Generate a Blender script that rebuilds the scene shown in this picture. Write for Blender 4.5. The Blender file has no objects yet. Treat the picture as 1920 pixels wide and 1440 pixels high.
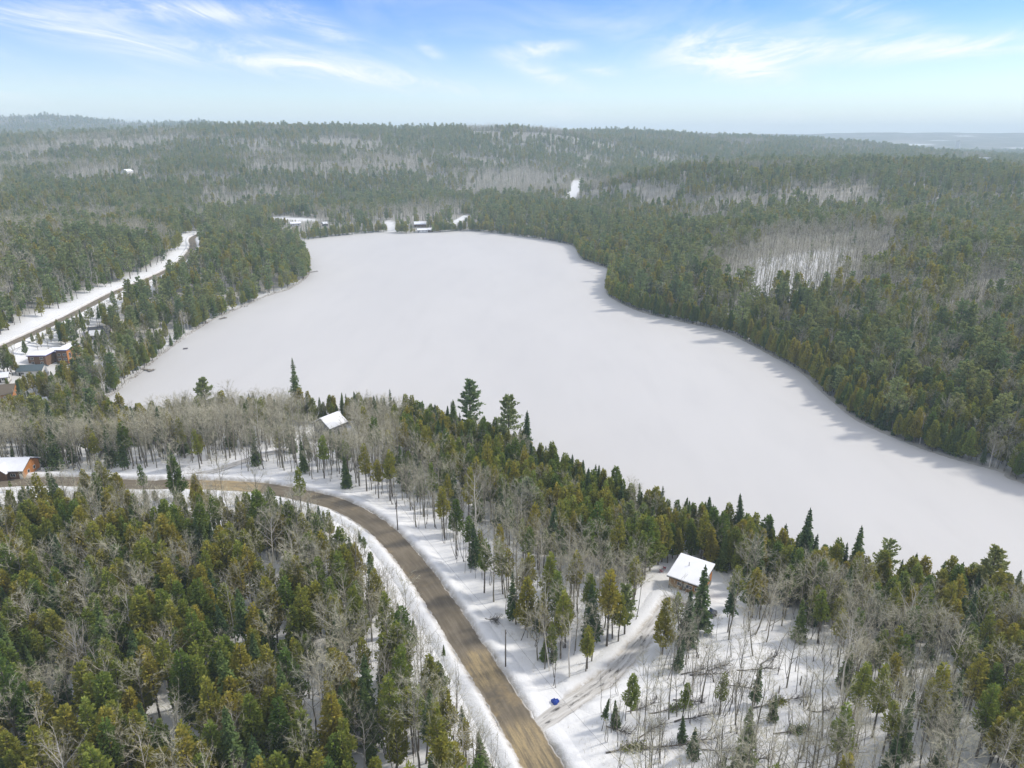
import bpy, math, random
import numpy as np

random.seed(7); RNG = np.random.default_rng(11)
SC = bpy.context.scene
COL = SC.collection
R = math.radians

# ------------------------------------------------------------------ camera
CAM_H, TILT, FPX = 120.0, R(19.1), 1333.0
cd = bpy.data.cameras.new('camera'); cam = bpy.data.objects.new('camera', cd); COL.objects.link(cam)
cam.location = (0, 0, CAM_H); cam.rotation_euler = (math.pi/2 - TILT, 0, 0)
cd.sensor_width = 36; cd.lens = 36*FPX/1920; cd.clip_end = 40000; cd.clip_start = 1
SC.camera = cam

# ------------------------------------------------------------------ sky, sun, exposure
SUN_EL, SUN_AZ = R(41), R(70)
world = bpy.data.worlds.new('World'); SC.world = world; world.use_nodes = True
def build_sky():
    nt = world.node_tree; N = nt.nodes; L = nt.links; N.clear()
    out = N.new('ShaderNodeOutputWorld'); bg = N.new('ShaderNodeBackground')
    sky = N.new('ShaderNodeTexSky'); sky.sky_type = 'NISHITA'; sky.sun_disc = False
    sky.sun_elevation = SUN_EL; sky.sun_rotation = SUN_AZ
    sky.altitude = 250; sky.air_density = 1.0; sky.dust_density = 0.4; sky.ozone_density = 3.0
    hs = N.new('ShaderNodeHueSaturation'); hs.inputs['Saturation'].default_value = SKY_SAT
    hs.inputs['Value'].default_value = SKY_VALUE; hs.inputs['Hue'].default_value = SKY_HUE
    L.new(sky.outputs[0], hs.inputs['Color'])
    tc = N.new('ShaderNodeTexCoord'); sep = N.new('ShaderNodeSeparateXYZ'); L.new(tc.outputs['Generated'], sep.inputs[0])
    def M(op, a, b=None, clamp=False):
        n = N.new('ShaderNodeMath'); n.operation = op; n.use_clamp = clamp
        for i, v in enumerate((a, b)):
            if v is None: continue
            if isinstance(v, (int, float)): n.inputs[i].default_value = v
            else: L.new(v, n.inputs[i])
        return n.outputs[0]
    zc = M('MAXIMUM', sep.outputs[2], 0.0)
    den = M('ADD', zc, 0.06)
    px = M('DIVIDE', sep.outputs[0], den); py = M('DIVIDE', sep.outputs[1], den)
    cmb = N.new('ShaderNodeCombineXYZ'); L.new(px, cmb.inputs[0]); L.new(py, cmb.inputs[1])
    def noise(scale, detail, rough, sx, sy, rot, off, dist=0.0):
        mp = N.new('ShaderNodeMapping'); L.new(cmb.outputs[0], mp.inputs[0])
        mp.inputs['Scale'].default_value = (sx, sy, 1); mp.inputs['Rotation'].default_value = (0, 0, rot)
        mp.inputs['Location'].default_value = off
        n = N.new('ShaderNodeTexNoise'); L.new(mp.outputs[0], n.inputs['Vector'])
        n.inputs['Scale'].default_value = scale; n.inputs['Detail'].default_value = detail
        n.inputs['Roughness'].default_value = rough; n.inputs['Distortion'].default_value = dist
        return n.outputs['Fac']
    def ramp(v, lo, hi):
        n = N.new('ShaderNodeMapRange'); n.interpolation_type = 'SMOOTHSTEP'
        L.new(v, n.inputs['Value']); n.inputs['From Min'].default_value = lo; n.inputs['From Max'].default_value = hi
        return n.outputs['Result']
    fill_veil = ramp(zc, 0.20, 0.42)            # white veil added overhead, out of view, to whiten the fill light
    streak = ramp(noise(0.75, 9, 0.62, 1.0, 0.42, R(-38), (3.1, 1.7, 0), 0.9), 0.40, 0.72)
    veil = ramp(noise(0.30, 4, 0.5, 1.0, 0.7, R(-20), (8.6, 4.2, 0), 0.4), 0.42, 0.72)
    # individual cirrus sheets (azimuth tangent, elevation, half sizes, slope, strength)
    az = M('DIVIDE', sep.outputs[0], M('MAXIMUM', sep.outputs[1], 0.05))
    el = M('DIVIDE', sep.outputs[2], M('MAXIMUM', sep.outputs[1], 0.05))
    fy = N.new('ShaderNodeMath'); fy.operation = 'GREATER_THAN'; L.new(sep.outputs[1], fy.inputs[0]); fy.inputs[1].default_value = 0.05
    total = None
    for (a0, e0, ha, he, sl, st) in SHEETS:
        da = M('SUBTRACT', az, a0)
        de = M('SUBTRACT', M('SUBTRACT', el, e0), M('MULTIPLY', da, sl))
        q = M('ADD', M('POWER', M('ABSOLUTE', M('DIVIDE', da, ha)), 2.0), M('POWER', M('ABSOLUTE', M('DIVIDE', de, he)), 2.0))
        g = M('MULTIPLY', M('POWER', 2.718, M('MULTIPLY', q, -1.0)), st)
        total = g if total is None else M('ADD', total, g)
    total = M('MULTIPLY', total, fy.outputs[0])
    fine = ramp(noise(1.5, 11, 0.70, 1.0, 0.34, R(-52), (1.3, 5.7, 0), 1.5), 0.33, 0.70)
    sheet = M('MULTIPLY', total, M('ADD', M('MULTIPLY', fine, 1.05), 0.15), True)
    gen = M('ADD', M('MULTIPLY', M('MULTIPLY', streak, veil), 0.5), M('MULTIPLY', fill_veil, 0.7))
    low = M('MULTIPLY', M('POWER', 2.718, M('MULTIPLY', zc, -12.0)), 0.95)      # pale air toward the horizon
    fac = M('MAXIMUM', gen, sheet, True)
    def blend(f, a, b):
        m = N.new('ShaderNodeMix'); m.data_type = 'RGBA'; L.new(f, m.inputs['Factor']); L.new(a, m.inputs['A']); m.inputs['B'].default_value = b; return m.outputs['Result']
    col = blend(fac, blend(low, hs.outputs[0], HORIZON), CLOUD)
    L.new(col, bg.inputs['Color']); bg.inputs['Strength'].default_value = SKY_STRENGTH
    L.new(bg.outputs[0], out.inputs[0])
SKY_STRENGTH, SKY_VALUE, SKY_SAT, SKY_HUE = 0.15, 0.76, 1.7, 0.527
CLOUD = (4.75, 4.85, 4.95, 1); HORIZON = (3.6, 4.0, 4.6, 1)
SHEETS = [(-0.38, 0.102, 0.22, 0.016, -0.12, 0.85), (-0.17, 0.076, 0.13, 0.014, -0.16, 0.42), (-0.62, 0.147, 0.13, 0.014, -0.08, 0.8),
          (-0.41, 0.150, 0.12, 0.013, -0.05, 0.95), (-0.245, 0.135, 0.05, 0.014, -0.35, 0.8), (-0.30, 0.112, 0.06, 0.008, -0.15, 0.6),
          (0.27, 0.108, 0.085, 0.026, 0.02, 1.15), (0.315, 0.080, 0.045, 0.013, -0.1, 0.9), (0.54, 0.108, 0.22, 0.013, 0.07, 0.85), (0.42, 0.114, 0.08, 0.012, 0.0, 0.45),
          (0.03, 0.106, 0.045, 0.011, 0.1, 0.8), (0.04, 0.078, 0.045, 0.010, -0.3, 0.7), (0.11, 0.083, 0.03, 0.006, -0.1, 0.5), (0.46, 0.145, 0.10, 0.018, -0.25, 0.45),
          (-0.105, 0.105, 0.016, 0.008, -0.4, 0.45)]
build_sky()
sd_ = bpy.data.lights.new('sun', 'SUN'); sd_.energy = 2.2; sd_.angle = R(6); sd_.color = (1.0, 0.94, 0.84)
sun = bpy.data.objects.new('sun', sd_); COL.objects.link(sun)
sun.rotation_euler = (math.pi/2 - SUN_EL, 0, math.pi - SUN_AZ)
sun.location = (300, 100, 400)
SC.view_settings.view_transform = 'Standard'; SC.view_settings.look = 'None'
SC.view_settings.exposure = 0.62; SC.view_settings.gamma = 1.0; SC.view_settings.use_curve_mapping = False
SC.cycles.max_bounces = 4; SC.cycles.diffuse_bounces = 3; SC.cycles.glossy_bounces = 1
SC.cycles.transmission_bounces = 1; SC.cycles.volume_bounces = 1; SC.cycles.transparent_max_bounces = 6
SC.cycles.caustics_reflective = False; SC.cycles.caustics_refractive = False
SC.cycles.use_denoising = True; SC.cycles.denoiser = 'OPENIMAGEDENOISE'
world.cycles.sampling_method = "MANUAL"; world.cycles.sample_map_resolution = 512
SC.render.use_persistent_data = False

# ------------------------------------------------------------------ helpers
def tag(o, label=None, cat=None, group=None, kind=None):
    if label: o['label'] = label
    if cat: o['category'] = cat
    if group: o['group'] = group
    if kind: o['kind'] = kind
    return o
def empty(name, loc, rz=0.0):
    o = bpy.data.objects.new(name, None); COL.objects.link(o)
    o.empty_display_size = 0.2
    o.location = loc; o.rotation_euler = (0, 0, rz); return o
def link(name, me, parent=None):
    o = bpy.data.objects.new(name, me); COL.objects.link(o)
    if parent: o.parent = parent
    return o
def smooth(e0, e1, x):
    t = np.clip((x - e0)/(e1 - e0), 0, 1); return t*t*(3 - 2*t)

class MB:
    """collects vertices and faces, with a material number per face"""
    def __init__(s): s.v = []; s.f = []; s.m = []
    def add(s, vs, fs, m=0):
        n = len(s.v); s.v += [tuple(map(float, p)) for p in vs]
        s.f += [tuple(int(i) + n for i in f) for f in fs]; s.m += [m]*len(fs); return s
    def box(s, c, d, rz=0, m=0):
        x, y, z = d[0]/2, d[1]/2, d[2]/2; ca, sa = math.cos(rz), math.sin(rz); P = []
        for k in (-z, z):
            for (a, b) in ((-x, -y), (x, -y), (x, y), (-x, y)):
                P.append((c[0] + a*ca - b*sa, c[1] + a*sa + b*ca, c[2] + k))
        return s.add(P, [(3,2,1,0), (4,5,6,7), (0,1,5,4), (1,2,6,5), (2,3,7,6), (3,0,4,7)], m)
    def tube(s, pts, rad, n=6, m=0, caps=True):
        pts = np.asarray(pts, float); rad = np.broadcast_to(np.asarray(rad, float), (len(pts),)); P = []
        for i in range(len(pts)):
            d = pts[min(i+1, len(pts)-1)] - pts[max(i-1, 0)]; d = d/(np.linalg.norm(d) + 1e-9)
            a = np.cross(d, (0.31, 0.77, 0.55)); a /= np.linalg.norm(a) + 1e-9; b = np.cross(d, a)
            for k in range(n):
                t = 2*math.pi*k/n; P.append(pts[i] + rad[i]*(a*math.cos(t) + b*math.sin(t)))
        F = [(i*n + k, i*n + (k+1) % n, (i+1)*n + (k+1) % n, (i+1)*n + k) for i in range(len(pts)-1) for k in range(n)]
        if caps: F += [tuple(range(n))[::-1], tuple((len(pts)-1)*n + k for k in range(n))]
        return s.add(P, F, m)
    def prism(s, poly, y0, y1, m=0):      # outline in x,z pushed along y
        n = len(poly); P = [(x, y0, z) for x, z in poly] + [(x, y1, z) for x, z in poly]
        F = [tuple(range(n)), tuple(range(n, 2*n))[::-1]] + [(i, i+n, (i+1) % n + n, (i+1) % n) for i in range(n)]
        return s.add(P, F, m)
    def mesh(s, name, mats, shade=False):
        me = bpy.data.meshes.new(name); me.from_pydata(s.v, [], s.f)
        for mt in (mats if isinstance(mats, (list, tuple)) else [mats]): me.materials.append(mt)
        me.polygons.foreach_set('material_index', np.array(s.m, np.int32))
        if shade: me.polygons.foreach_set('use_smooth', np.ones(len(s.f), bool))
        me.update(); return me
    def build(s, name, mats, parent=None, shade=False): return link(name, s.mesh(name, mats, shade), parent)

def vnoise(x, y, seed=0):
    xi = np.floor(x).astype(np.int64); yi = np.floor(y).astype(np.int64); fx = x - xi; fy = y - yi
    fx = fx*fx*(3 - 2*fx); fy = fy*fy*(3 - 2*fy)
    def h(a, b):
        n = (a*374761393 + b*668265263 + seed*1442695041) & 0x7fffffff
        n = ((n ^ (n >> 13))*1274126177) & 0x7fffffff
        return ((n ^ (n >> 16)) & 0xffff)/65535.0
    return (h(xi, yi)*(1-fx) + h(xi+1, yi)*fx)*(1-fy) + (h(xi, yi+1)*(1-fx) + h(xi+1, yi+1)*fx)*fy
def fbm(x, y, seed=0, o=4):
    s = 0; a = 1; t = 0
    for k in range(o):
        s = s + a*vnoise(x*2**k + 17.3*k, y*2**k - 9.1*k, seed + k); t += a; a *= 0.5
    return s/t

# surveyed points: a bearing from the drone's position met with a level or a distance
def ray(u, v):
    x = (u - 960)/FPX; y = (720 - v)/FPX
    return np.array([x, math.cos(TILT) + y*math.sin(TILT), -math.sin(TILT) + y*math.cos(TILT)])
def at(u, v, z=0.0):
    d = ray(u, v); t = (z - CAM_H)/d[2]; return np.array([d[0]*t, d[1]*t, z])
def atY(u, v, Y, drop=0.0):
    d = ray(u, v); t = Y/d[1]; return np.array([d[0]*t, Y, CAM_H + d[2]*t - drop])

# ------------------------------------------------------------------ lake outline
def catmull(P, n=8, closed=False):
    P = np.asarray(P, float); out = []; m = len(P)
    rng = range(m if closed else m-1)
    for i in rng:
        p0 = P[(i-1) % m] if closed or i > 0 else P[0]; p1 = P[i]; p2 = P[(i+1) % m]
        p3 = P[(i+2) % m] if closed or i+2 < m else P[-1]
        for k in range(n):
            t = k/n
            out.append(0.5*((2*p1) + (-p0+p2)*t + (2*p0-5*p1+4*p2-p3)*t*t + (-p0+3*p1-3*p2+p3)*t**3))
    if not closed: out.append(P[-1])
    return np.array(out)
far_px = [(180,762),(215,737),(260,702),(300,668),(355,628),(400,600),(450,578),(500,556),(545,541),(573,522),(581,503),(570,478),(548,458),
          (590,448),(650,441),(725,435),(745,437),(770,438),(820,436),(880,433),(960,441),(1050,455),(1078,464),(1090,485),(1120,497),(1147,508),
          (1140,528),(1138,550),(1160,566),(1205,586),(1280,604),(1350,620),(1400,642),(1450,669),(1500,697),(1530,724),(1560,752),(1610,790),
          (1700,830),(1780,858),(1880,886),(1906,902)]
near_px = [(1920,1064),(1850,1052),(1750,1047),(1650,1033),(1550,1003),(1450,968),(1370,940),(1300,930),(1240,922),(1180,892),(1120,868),(1050,838),
           (980,805),(900,775),(800,753),(700,740),(560,732),(440,733),(330,742),(240,755)]
shore = [at(u, v, 0)[:2] for u, v in far_px] + [np.array([214., 210.]), np.array([262., 190.]), np.array([256., 160.]), np.array([190., 151.])]
shore += [at(u, v, 15.0)[:2] + np.array([0, 3.0]) for u, v in near_px]
SHORE = catmull(shore, 5, True)
def poly_sd(P, x, y):
    """signed distance, positive outside the closed outline P"""
    d2 = np.full(x.shape, 1e18); ins = np.zeros(x.shape, bool); Q = np.roll(P, -1, 0)
    for (ax, ay), (bx, by) in zip(P, Q):
        ex, ey = bx-ax, by-ay; wx, wy = x-ax, y-ay
        t = np.clip((wx*ex + wy*ey)/(ex*ex + ey*ey + 1e-12), 0, 1)
        d2 = np.minimum(d2, (wx-ex*t)**2 + (wy-ey*t)**2)
        c = ((ay <= y) & (by > y)) | ((by <= y) & (ay > y))
        ins ^= c & (x < ax + ex*(y-ay)/(ey if abs(ey) > 1e-12 else 1e-12))
    return np.where(ins, -1, 1)*np.sqrt(d2)
def inside(P, x, y):
    ins = np.zeros(x.shape, bool)
    for (ax, ay), (bx, by) in zip(P, np.roll(P, -1, 0)):
        c = ((ay <= y) & (by > y)) | ((by <= y) & (ay > y))
        ins ^= c & (x < ax + (bx-ax)*(y-ay)/((by-ay) if abs(by-ay) > 1e-12 else 1e-12))
    return ins
def lake_sd(x, y):
    r = np.full(x.shape, 900.0); b = (x > -700) & (x < 700) & (y > -50) & (y < 1500)
    if b.any(): r[b] = poly_sd(SHORE, x[b], y[b])
    return r

# ------------------------------------------------------------------ terrain
def control():
    C = []
    T = 15.0
    def rg(L, Y, drop=T): C.extend(atY(u, v, Y, drop) for u, v in L)
    rg([(-420,268),(-200,258),(0,250),(150,246),(300,238),(450,230),(560,232),(640,235),(760,239),(900,236),(1000,240),(1080,247)], 2400, 22)
    rg([(1000,252),(1100,242),(1200,243),(1300,249),(1450,254),(1560,259),(1640,266),(1700,281),(1760,293),(1900,298),(2100,300),(2400,302)], 3500, 24)
    rg([(-500,232),(-200,226),(0,222),(70,218),(150,226),(200,234),(260,238),(320,232),(370,229),(430,238),(600,245)], 4700, 12)
    rg([(900,252),(1200,251),(1300,249),(1350,251),(1420,249),(1480,252),(1550,250),(1620,247),(1700,249),(1760,247),(1830,250),(1900,248),(2000,249),(2300,250)], 8000, 5)
    rg([(1180,330),(1240,318),(1300,304),(1400,307),(1500,310),(1600,310),(1700,302),(1750,299),(1850,307),(1920,312),(2100,320),(2400,320)], 1300)
    rg([(1300,445),(1400,430),(1500,417),(1600,407),(1680,397),(1760,410),(1900,430),(2050,440)], 720)
    rg([(0,400),(300,405)], 850); rg([(0,300),(300,300),(600,300)], 1650); rg([(600,380),(900,392),(1080,400)], 1220)
    rg([(900,340)], 1550); rg([(900,282)], 2050); rg([(1150,340)], 1500); rg([(1150,285)], 2300)
    for u in (1350, 1500, 1650, 1800, 2000): C.append(np.append(atY(u, 400, 960)[:2], 16 + (u-1350)*0.01))
    for u in (1250, 1450, 1650, 1850, 2100): C.append(np.append(atY(u, 300, 2100)[:2], 34))
    for u in (-300, 0, 300, 600, 900): C.append(np.append(atY(u, 250, 3400)[:2], 82))
    for u in (1100, 1400, 1700, 2000, 2300): C.append(np.append(atY(u, 250, 5400)[:2], 40))
    for X in (-6000, -3000, 0, 3000, 6000): C.append((X, 9600, 70)); C.append((X*1.05, -400, 30))
    for Y in (500, 1500, 3000, 5000): C.append((-Y*0.9 - 1500, Y, 90)); C.append((Y*0.9 + 1500, Y, 60))
    C += [(-150,120,12), (-70,130,13), (0,130,11), (90,130,8), (-70,255,10), (-160,270,10), (35,180,9), (-300,200,20), (300,120,20), (0,40,14),
          (0,650,3), (0,400,3), (-290,520,14), (-400,560,28), (-260,380,9), (-330,700,17), (-330,300,18), (-560,450,55), (190,420,10), (330,420,14), (330,300,12)]
    return np.array([tuple(c) for c in C], float)
CP = control(); CC = 55.0
def _solve():
    n = len(CP); P = CP[:, :2]; K = np.sqrt(((P[:, None] - P[None])**2).sum(2) + CC*CC)
    A = np.zeros((n+3, n+3)); A[:n, :n] = K + np.eye(n)*1e-6; A[:n, n] = 1; A[:n, n+1:] = P/1000; A[n:, :n] = A[:n, n:].T
    return np.linalg.solve(A, np.append(CP[:, 2], [0, 0, 0]))
WGT = _solve()
def rbf(x, y):
    s = WGT[-3] + WGT[-2]*x/1000 + WGT[-1]*y/1000
    for (cx, cy, _), w in zip(CP, WGT): s = s + w*np.sqrt((x-cx)**2 + (y-cy)**2 + CC*CC)
    return s
def base_height(x, y):
    x = np.asarray(x, float); y = np.asarray(y, float); sd = lake_sd(x, y)
    d = np.hypot(x, y)
    h = rbf(x, y) + (fbm(x/260, y/260, 3, 3) - 0.5)*np.clip((d - 420)/900, 0, 1)*17 + (fbm(x/34, y/34, 9, 3) - 0.5)*3.2*smooth(5, 60, sd)
    h = np.maximum(h, 2.0 + 0.004*d)
    w = smooth(2, 75, sd)
    land = 0.35 + 0.05*np.clip(sd, 0, 40) + w*(h - 1.0)
    return np.where(sd > 0, land, np.maximum(-1.6, 0.35 + sd*0.6))
def hit(u, v):
    d = ray(u, v); t = np.geomspace(70, 9000, 4000); p = d[None]*t[:, None]
    z = CAM_H + p[:, 2]; h = base_height(p[:, 0], p[:, 1]); i = int(np.argmax(z < h))
    return np.array([p[i, 0], p[i, 1], h[i]])

# roads as centre lines
def line(px, n=10):
    P = np.array([hit(u, v) for u, v in px]); C = catmull(P, n)
    z = C[:, 2].copy()
    for _ in range(60): z[1:-1] = (z[:-2] + z[1:-1]*2 + z[2:])/4
    C[:, 2] = z; return C
road_px = [(1075,1530),(1020,1440),(985,1380),(935,1300),(880,1215),(835,1145),(785,1072),(735,1012),(690,975),(630,945),(555,926),(480,914),(400,909),(330,908),(265,909),(200,906),(120,903),(20,905),(-80,915)]
ROAD = line(road_px); ROAD_W = 3.6
drive_px = [(1000,1368),(1060,1324),(1100,1298),(1140,1268),(1185,1222),(1220,1180),(1245,1148),(1262,1128),(1300,1146),(1335,1158)]
DRIVE = line(drive_px); DRIVE_W = 1.9
lroad_px = [(-80,690),(20,646),(90,612),(150,583),(215,549),(280,523),(322,503),(348,482),(362,462),(360,448),(376,438)]
LROAD = line(lroad_px); LROAD_W = 3.4
lane_px = [(330,893),(395,884),(450,866),(500,850),(560,838)]
LANE = line(lane_px); LANE_W = 1.7
def line_dist(C, x, y, reach=40):
    d = np.full(x.shape, 1e9); z = np.zeros(x.shape); sgn = np.zeros(x.shape); par = np.zeros(x.shape)
    b = (x > C[:,0].min()-reach) & (x < C[:,0].max()+reach) & (y > C[:,1].min()-reach) & (y < C[:,1].max()+reach)
    if not b.any(): return d, z, sgn, par
    X, Y = x[b], y[b]; D = np.full(X.shape, 1e18); Z = np.zeros(X.shape); S = np.zeros(X.shape); A = np.zeros(X.shape); acc = 0.0
    for p, q in zip(C[:-1], C[1:]):
        ex, ey = q[0]-p[0], q[1]-p[1]; l2 = ex*ex + ey*ey + 1e-9
        t = np.clip(((X-p[0])*ex + (Y-p[1])*ey)/l2, 0, 1); dd = (X-p[0]-ex*t)**2 + (Y-p[1]-ey*t)**2
        m = dd < D; D[m] = dd[m]; Z[m] = (p[2] + (q[2]-p[2])*t)[m]; S[m] = np.sign(ex*(Y-p[1]) - ey*(X-p[0]))[m]
        A[m] = (acc + t*math.sqrt(l2))[m]; acc += math.sqrt(l2)
    d[b] = np.sqrt(D); z[b] = Z; sgn[b] = S; par[b] = A
    return d, z, sgn, par
WAYS = [(ROAD, ROAD_W), (DRIVE, DRIVE_W), (LROAD, LROAD_W), (LANE, LANE_W)]
def height(x, y):
    x = np.asarray(x, float); y = np.asarray(y, float); h = base_height(x, y); dig = 0*h
    for C, w in WAYS:
        d, z, _, _ = line_dist(C, x, y, 20)
        k = 1 - smooth(w + 1.0, w + 8.0, d)
        h = h*(1-k) + (z - 0.12)*k; dig = np.maximum(dig, 1 - smooth(w - 0.3, w + 0.7, d))
    return h - 0.24*dig
def hz(x, y): return float(height(np.array([x]), np.array([y]))[0])

# ------------------------------------------------------------------ materials
class NT:
    def __init__(s, name):
        s.mat = bpy.data.materials.new(name); s.mat.use_nodes = True; s.t = s.mat.node_tree; s.t.nodes.clear()
        s.out = s.n('ShaderNodeOutputMaterial'); s.b = s.n('ShaderNodeBsdfPrincipled'); s.l(s.b.outputs[0], s.out.inputs[0])
        s.b.inputs['Specular IOR Level'].default_value = 0.2
    def n(s, k, **kw):
        x = s.t.nodes.new(k)
        for a, v in kw.items(): setattr(x, a, v)
        return x
    def l(s, a, b): s.t.links.new(a, b)
    def coord(s, kind='Object'): return s.n('ShaderNodeTexCoord').outputs[kind]
    def pos(s): return s.n('ShaderNodeNewGeometry').outputs['Position']
    def noise(s, vec, scale, detail=4, rough=0.55, stretch=None):
        if stretch:
            m = s.n('ShaderNodeMapping'); s.l(vec, m.inputs[0]); m.inputs['Scale'].default_value = stretch; vec = m.outputs[0]
        x = s.n('ShaderNodeTexNoise'); s.l(vec, x.inputs['Vector'])
        x.inputs['Scale'].default_value = scale; x.inputs['Detail'].default_value = detail; x.inputs['Roughness'].default_value = rough
        return x.outputs['Fac']
    def ramp(s, f, stops):
        r = s.n('ShaderNodeValToRGB'); e = r.color_ramp.elements
        while len(e) < len(stops): e.new(0.5)
        for el, (p, c) in zip(e, stops): el.position = p; el.color = (*c, 1) if len(c) == 3 else c
        s.l(f, r.inputs[0]); return r.outputs[0]
    def rng(s, f, a, b, c=0., d=1.):
        r = s.n('ShaderNodeMapRange'); s.l(f, r.inputs[0])
        for i, v in zip((1, 2, 3, 4), (a, b, c, d)): r.inputs[i].default_value = v
        return r.outputs[0]
    def math(s, op, a, b):
        x = s.n('ShaderNodeMath', operation=op)
        for i, v in enumerate((a, b)):
            if isinstance(v, (int, float)): x.inputs[i].default_value = v
            else: s.l(v, x.inputs[i])
        return x.outputs[0]
    def mix(s, f, a, b, mode='MIX'):
        x = s.n('ShaderNodeMix', data_type='RGBA', blend_type=mode)
        for i, v in (('Factor', f), ('A', a), ('B', b)):
            if isinstance(v, (int, float)): x.inputs[i].default_value = v
            elif isinstance(v, tuple): x.inputs[i].default_value = (*v, 1)
            else: s.l(v, x.inputs[i])
        return x.outputs['Result']
    def attr(s, name): return s.n('ShaderNodeAttribute', attribute_name=name).outputs['Fac']
    def color(s, c, rough=0.8):
        if isinstance(c, tuple): s.b.inputs['Base Color'].default_value = (*c, 1)
        else: s.l(c, s.b.inputs['Base Color'])
        s.b.inputs['Roughness'].default_value = rough; return s
    def bump(s, f, strength, dist):
        x = s.n('ShaderNodeBump'); x.inputs['Strength'].default_value = strength; x.inputs['Distance'].default_value = dist
        s.l(f, x.inputs['Height']); s.l(x.outputs[0], s.b.inputs['Normal']); return s
SNOW = (0.74, 0.74, 0.74)
def m_snow():
    t = NT('snow'); p = t.pos()
    c = t.mix(t.rng(t.noise(p, 0.25, 5), 0.35, 0.7), SNOW, (0.68, 0.685, 0.69))
    c = t.mix(t.rng(t.noise(p, 2.2, 3), 0.66, 0.74, 0, 0.55), c, (0.42, 0.40, 0.36))            # needles and litter on the snow
    c = t.mix(t.math('MULTIPLY', t.attr('brush'), t.rng(t.noise(p, 0.05, 6, 0.7), 0.25, 0.6, 0.72, 1.0)), c,
              t.ramp(t.noise(p, 0.012, 8, 0.7), [(0.3, (0.15, 0.16, 0.115)), (0.5, (0.23, 0.21, 0.165)), (0.7, (0.29, 0.265, 0.215))]))
    c = t.mix(t.attr('wood'), c, t.ramp(t.noise(p, 0.0042, 10, 0.72), [(0.33, (0.075, 0.10, 0.065)), (0.47, (0.12, 0.13, 0.09)), (0.56, (0.21, 0.195, 0.16)), (0.66, (0.27, 0.25, 0.215)), (0.74, (0.62, 0.62, 0.63))]))
    t.color(c, 0.75); t.bump(t.noise(p, 0.9, 6, 0.6), 0.45, 0.5); return t.mat
def m_lake():
    t = NT('lake_snow'); p = t.pos()
    c = t.mix(t.rng(t.noise(p, 0.012, 4, 0.6, (1.0, 0.35, 1)), 0.3, 0.7), (0.535, 0.525, 0.51), (0.49, 0.482, 0.472))
    c = t.mix(t.rng(t.noise(p, 0.08, 5, 0.6, (1, 0.25, 1)), 0.5, 0.72, 0, 0.35), c, (0.465, 0.458, 0.45))
    t.color(c, 0.7); t.bump(t.noise(p, 0.5, 5, 0.6, (1, 0.5, 1)), 0.12, 0.3); return t.mat
def m_bank():
    t = NT('snowbank'); p = t.pos()
    n = t.noise(p, 0.7, 6, 0.7)
    c = t.mix(t.math('MULTIPLY', t.attr('dirt'), t.rng(n, 0.30, 0.52)), (0.73, 0.735, 0.74), (0.36, 0.32, 0.26))
    t.color(c, 0.75); t.bump(t.noise(p, 2.0, 5, 0.65), 0.6, 0.3); return t.mat
def m_road():
    t = NT('gravel'); uv = t.coord('UV'); p = t.pos()
    streak = t.noise(uv, 1.0, 6, 0.6, (9.0, 0.10, 1)); blot = t.noise(p, 0.12, 5, 0.6); grit = t.noise(p, 3.0, 4, 0.7)
    c = t.ramp(t.math('ADD', t.math('MULTIPLY', streak, 0.6), t.math('MULTIPLY', blot, 0.4)),
               [(0.34, (0.115, 0.098, 0.072)), (0.5, (0.165, 0.138, 0.100)), (0.66, (0.235, 0.20, 0.15))])
    c = t.mix(t.rng(t.noise(p, 0.055, 5, 0.75), 0.56, 0.68, 0, 0.8), c, (0.33, 0.25, 0.14))      # sand spread in patches
    c = t.mix(t.math('MULTIPLY', t.attr('sand'), t.rng(t.noise(uv, 1.0, 6, 0.7, (9, 0.13, 1)), 0.36, 0.60)), c, (0.40, 0.31, 0.17))
    c = t.mix(t.rng(grit, 0.35, 0.75, 0, 0.35), c, (0.09, 0.08, 0.065))
    ed = t.math('ABSOLUTE', t.math('SUBTRACT', t.n('ShaderNodeSeparateXYZ').outputs[0], 0.5), 0.0)
    sp = [n for n in t.t.nodes if n.bl_idname == 'ShaderNodeSeparateXYZ'][0]; t.l(uv, sp.inputs[0])
    e = t.rng(t.math('ADD', ed, t.math('MULTIPLY', t.math('SUBTRACT', t.noise(p, 0.6, 5, 0.7), 0.5), 0.10)), 0.445, 0.485)
    c = t.mix(t.math('MULTIPLY', e, 0.8), c, (0.55, 0.53, 0.50))
    t.color(c, 0.8); t.bump(grit, 0.35, 0.06); return t.mat
def m_drive():
    t = NT('slush'); uv = t.coord('UV'); p = t.pos()
    base = t.mix(t.rng(t.noise(uv, 1.0, 5, 0.6, (6, 0.12, 1)), 0.35, 0.65), (0.62, 0.61, 0.59), (0.40, 0.38, 0.35))
    sp = t.n('ShaderNodeSeparateXYZ'); t.l(uv, sp.inputs[0])
    ruts = None
    for c0 in (0.34, 0.66):
        g = t.rng(t.math('ABSOLUTE', t.math('SUBTRACT', sp.outputs[0], c0), 0.0), 0.02, 0.15, 1, 0)
        ruts = g if ruts is None else t.math('MAXIMUM', ruts, g)
    w = t.math('MULTIPLY', ruts, t.rng(t.noise(uv, 1.0, 6, 0.65, (3.0, 0.22, 1)), 0.49, 0.60))
    c = t.mix(w, base, (0.05, 0.048, 0.045))
    c = t.mix(t.math('MULTIPLY', t.attr('sand'), t.rng(t.noise(p, 0.5, 5, 0.6), 0.32, 0.5)), c, (0.17, 0.155, 0.125))
    t.color(c, 0.55); t.bump(t.noise(p, 2.5, 5, 0.6), 0.3, 0.1); return t.mat
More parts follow.
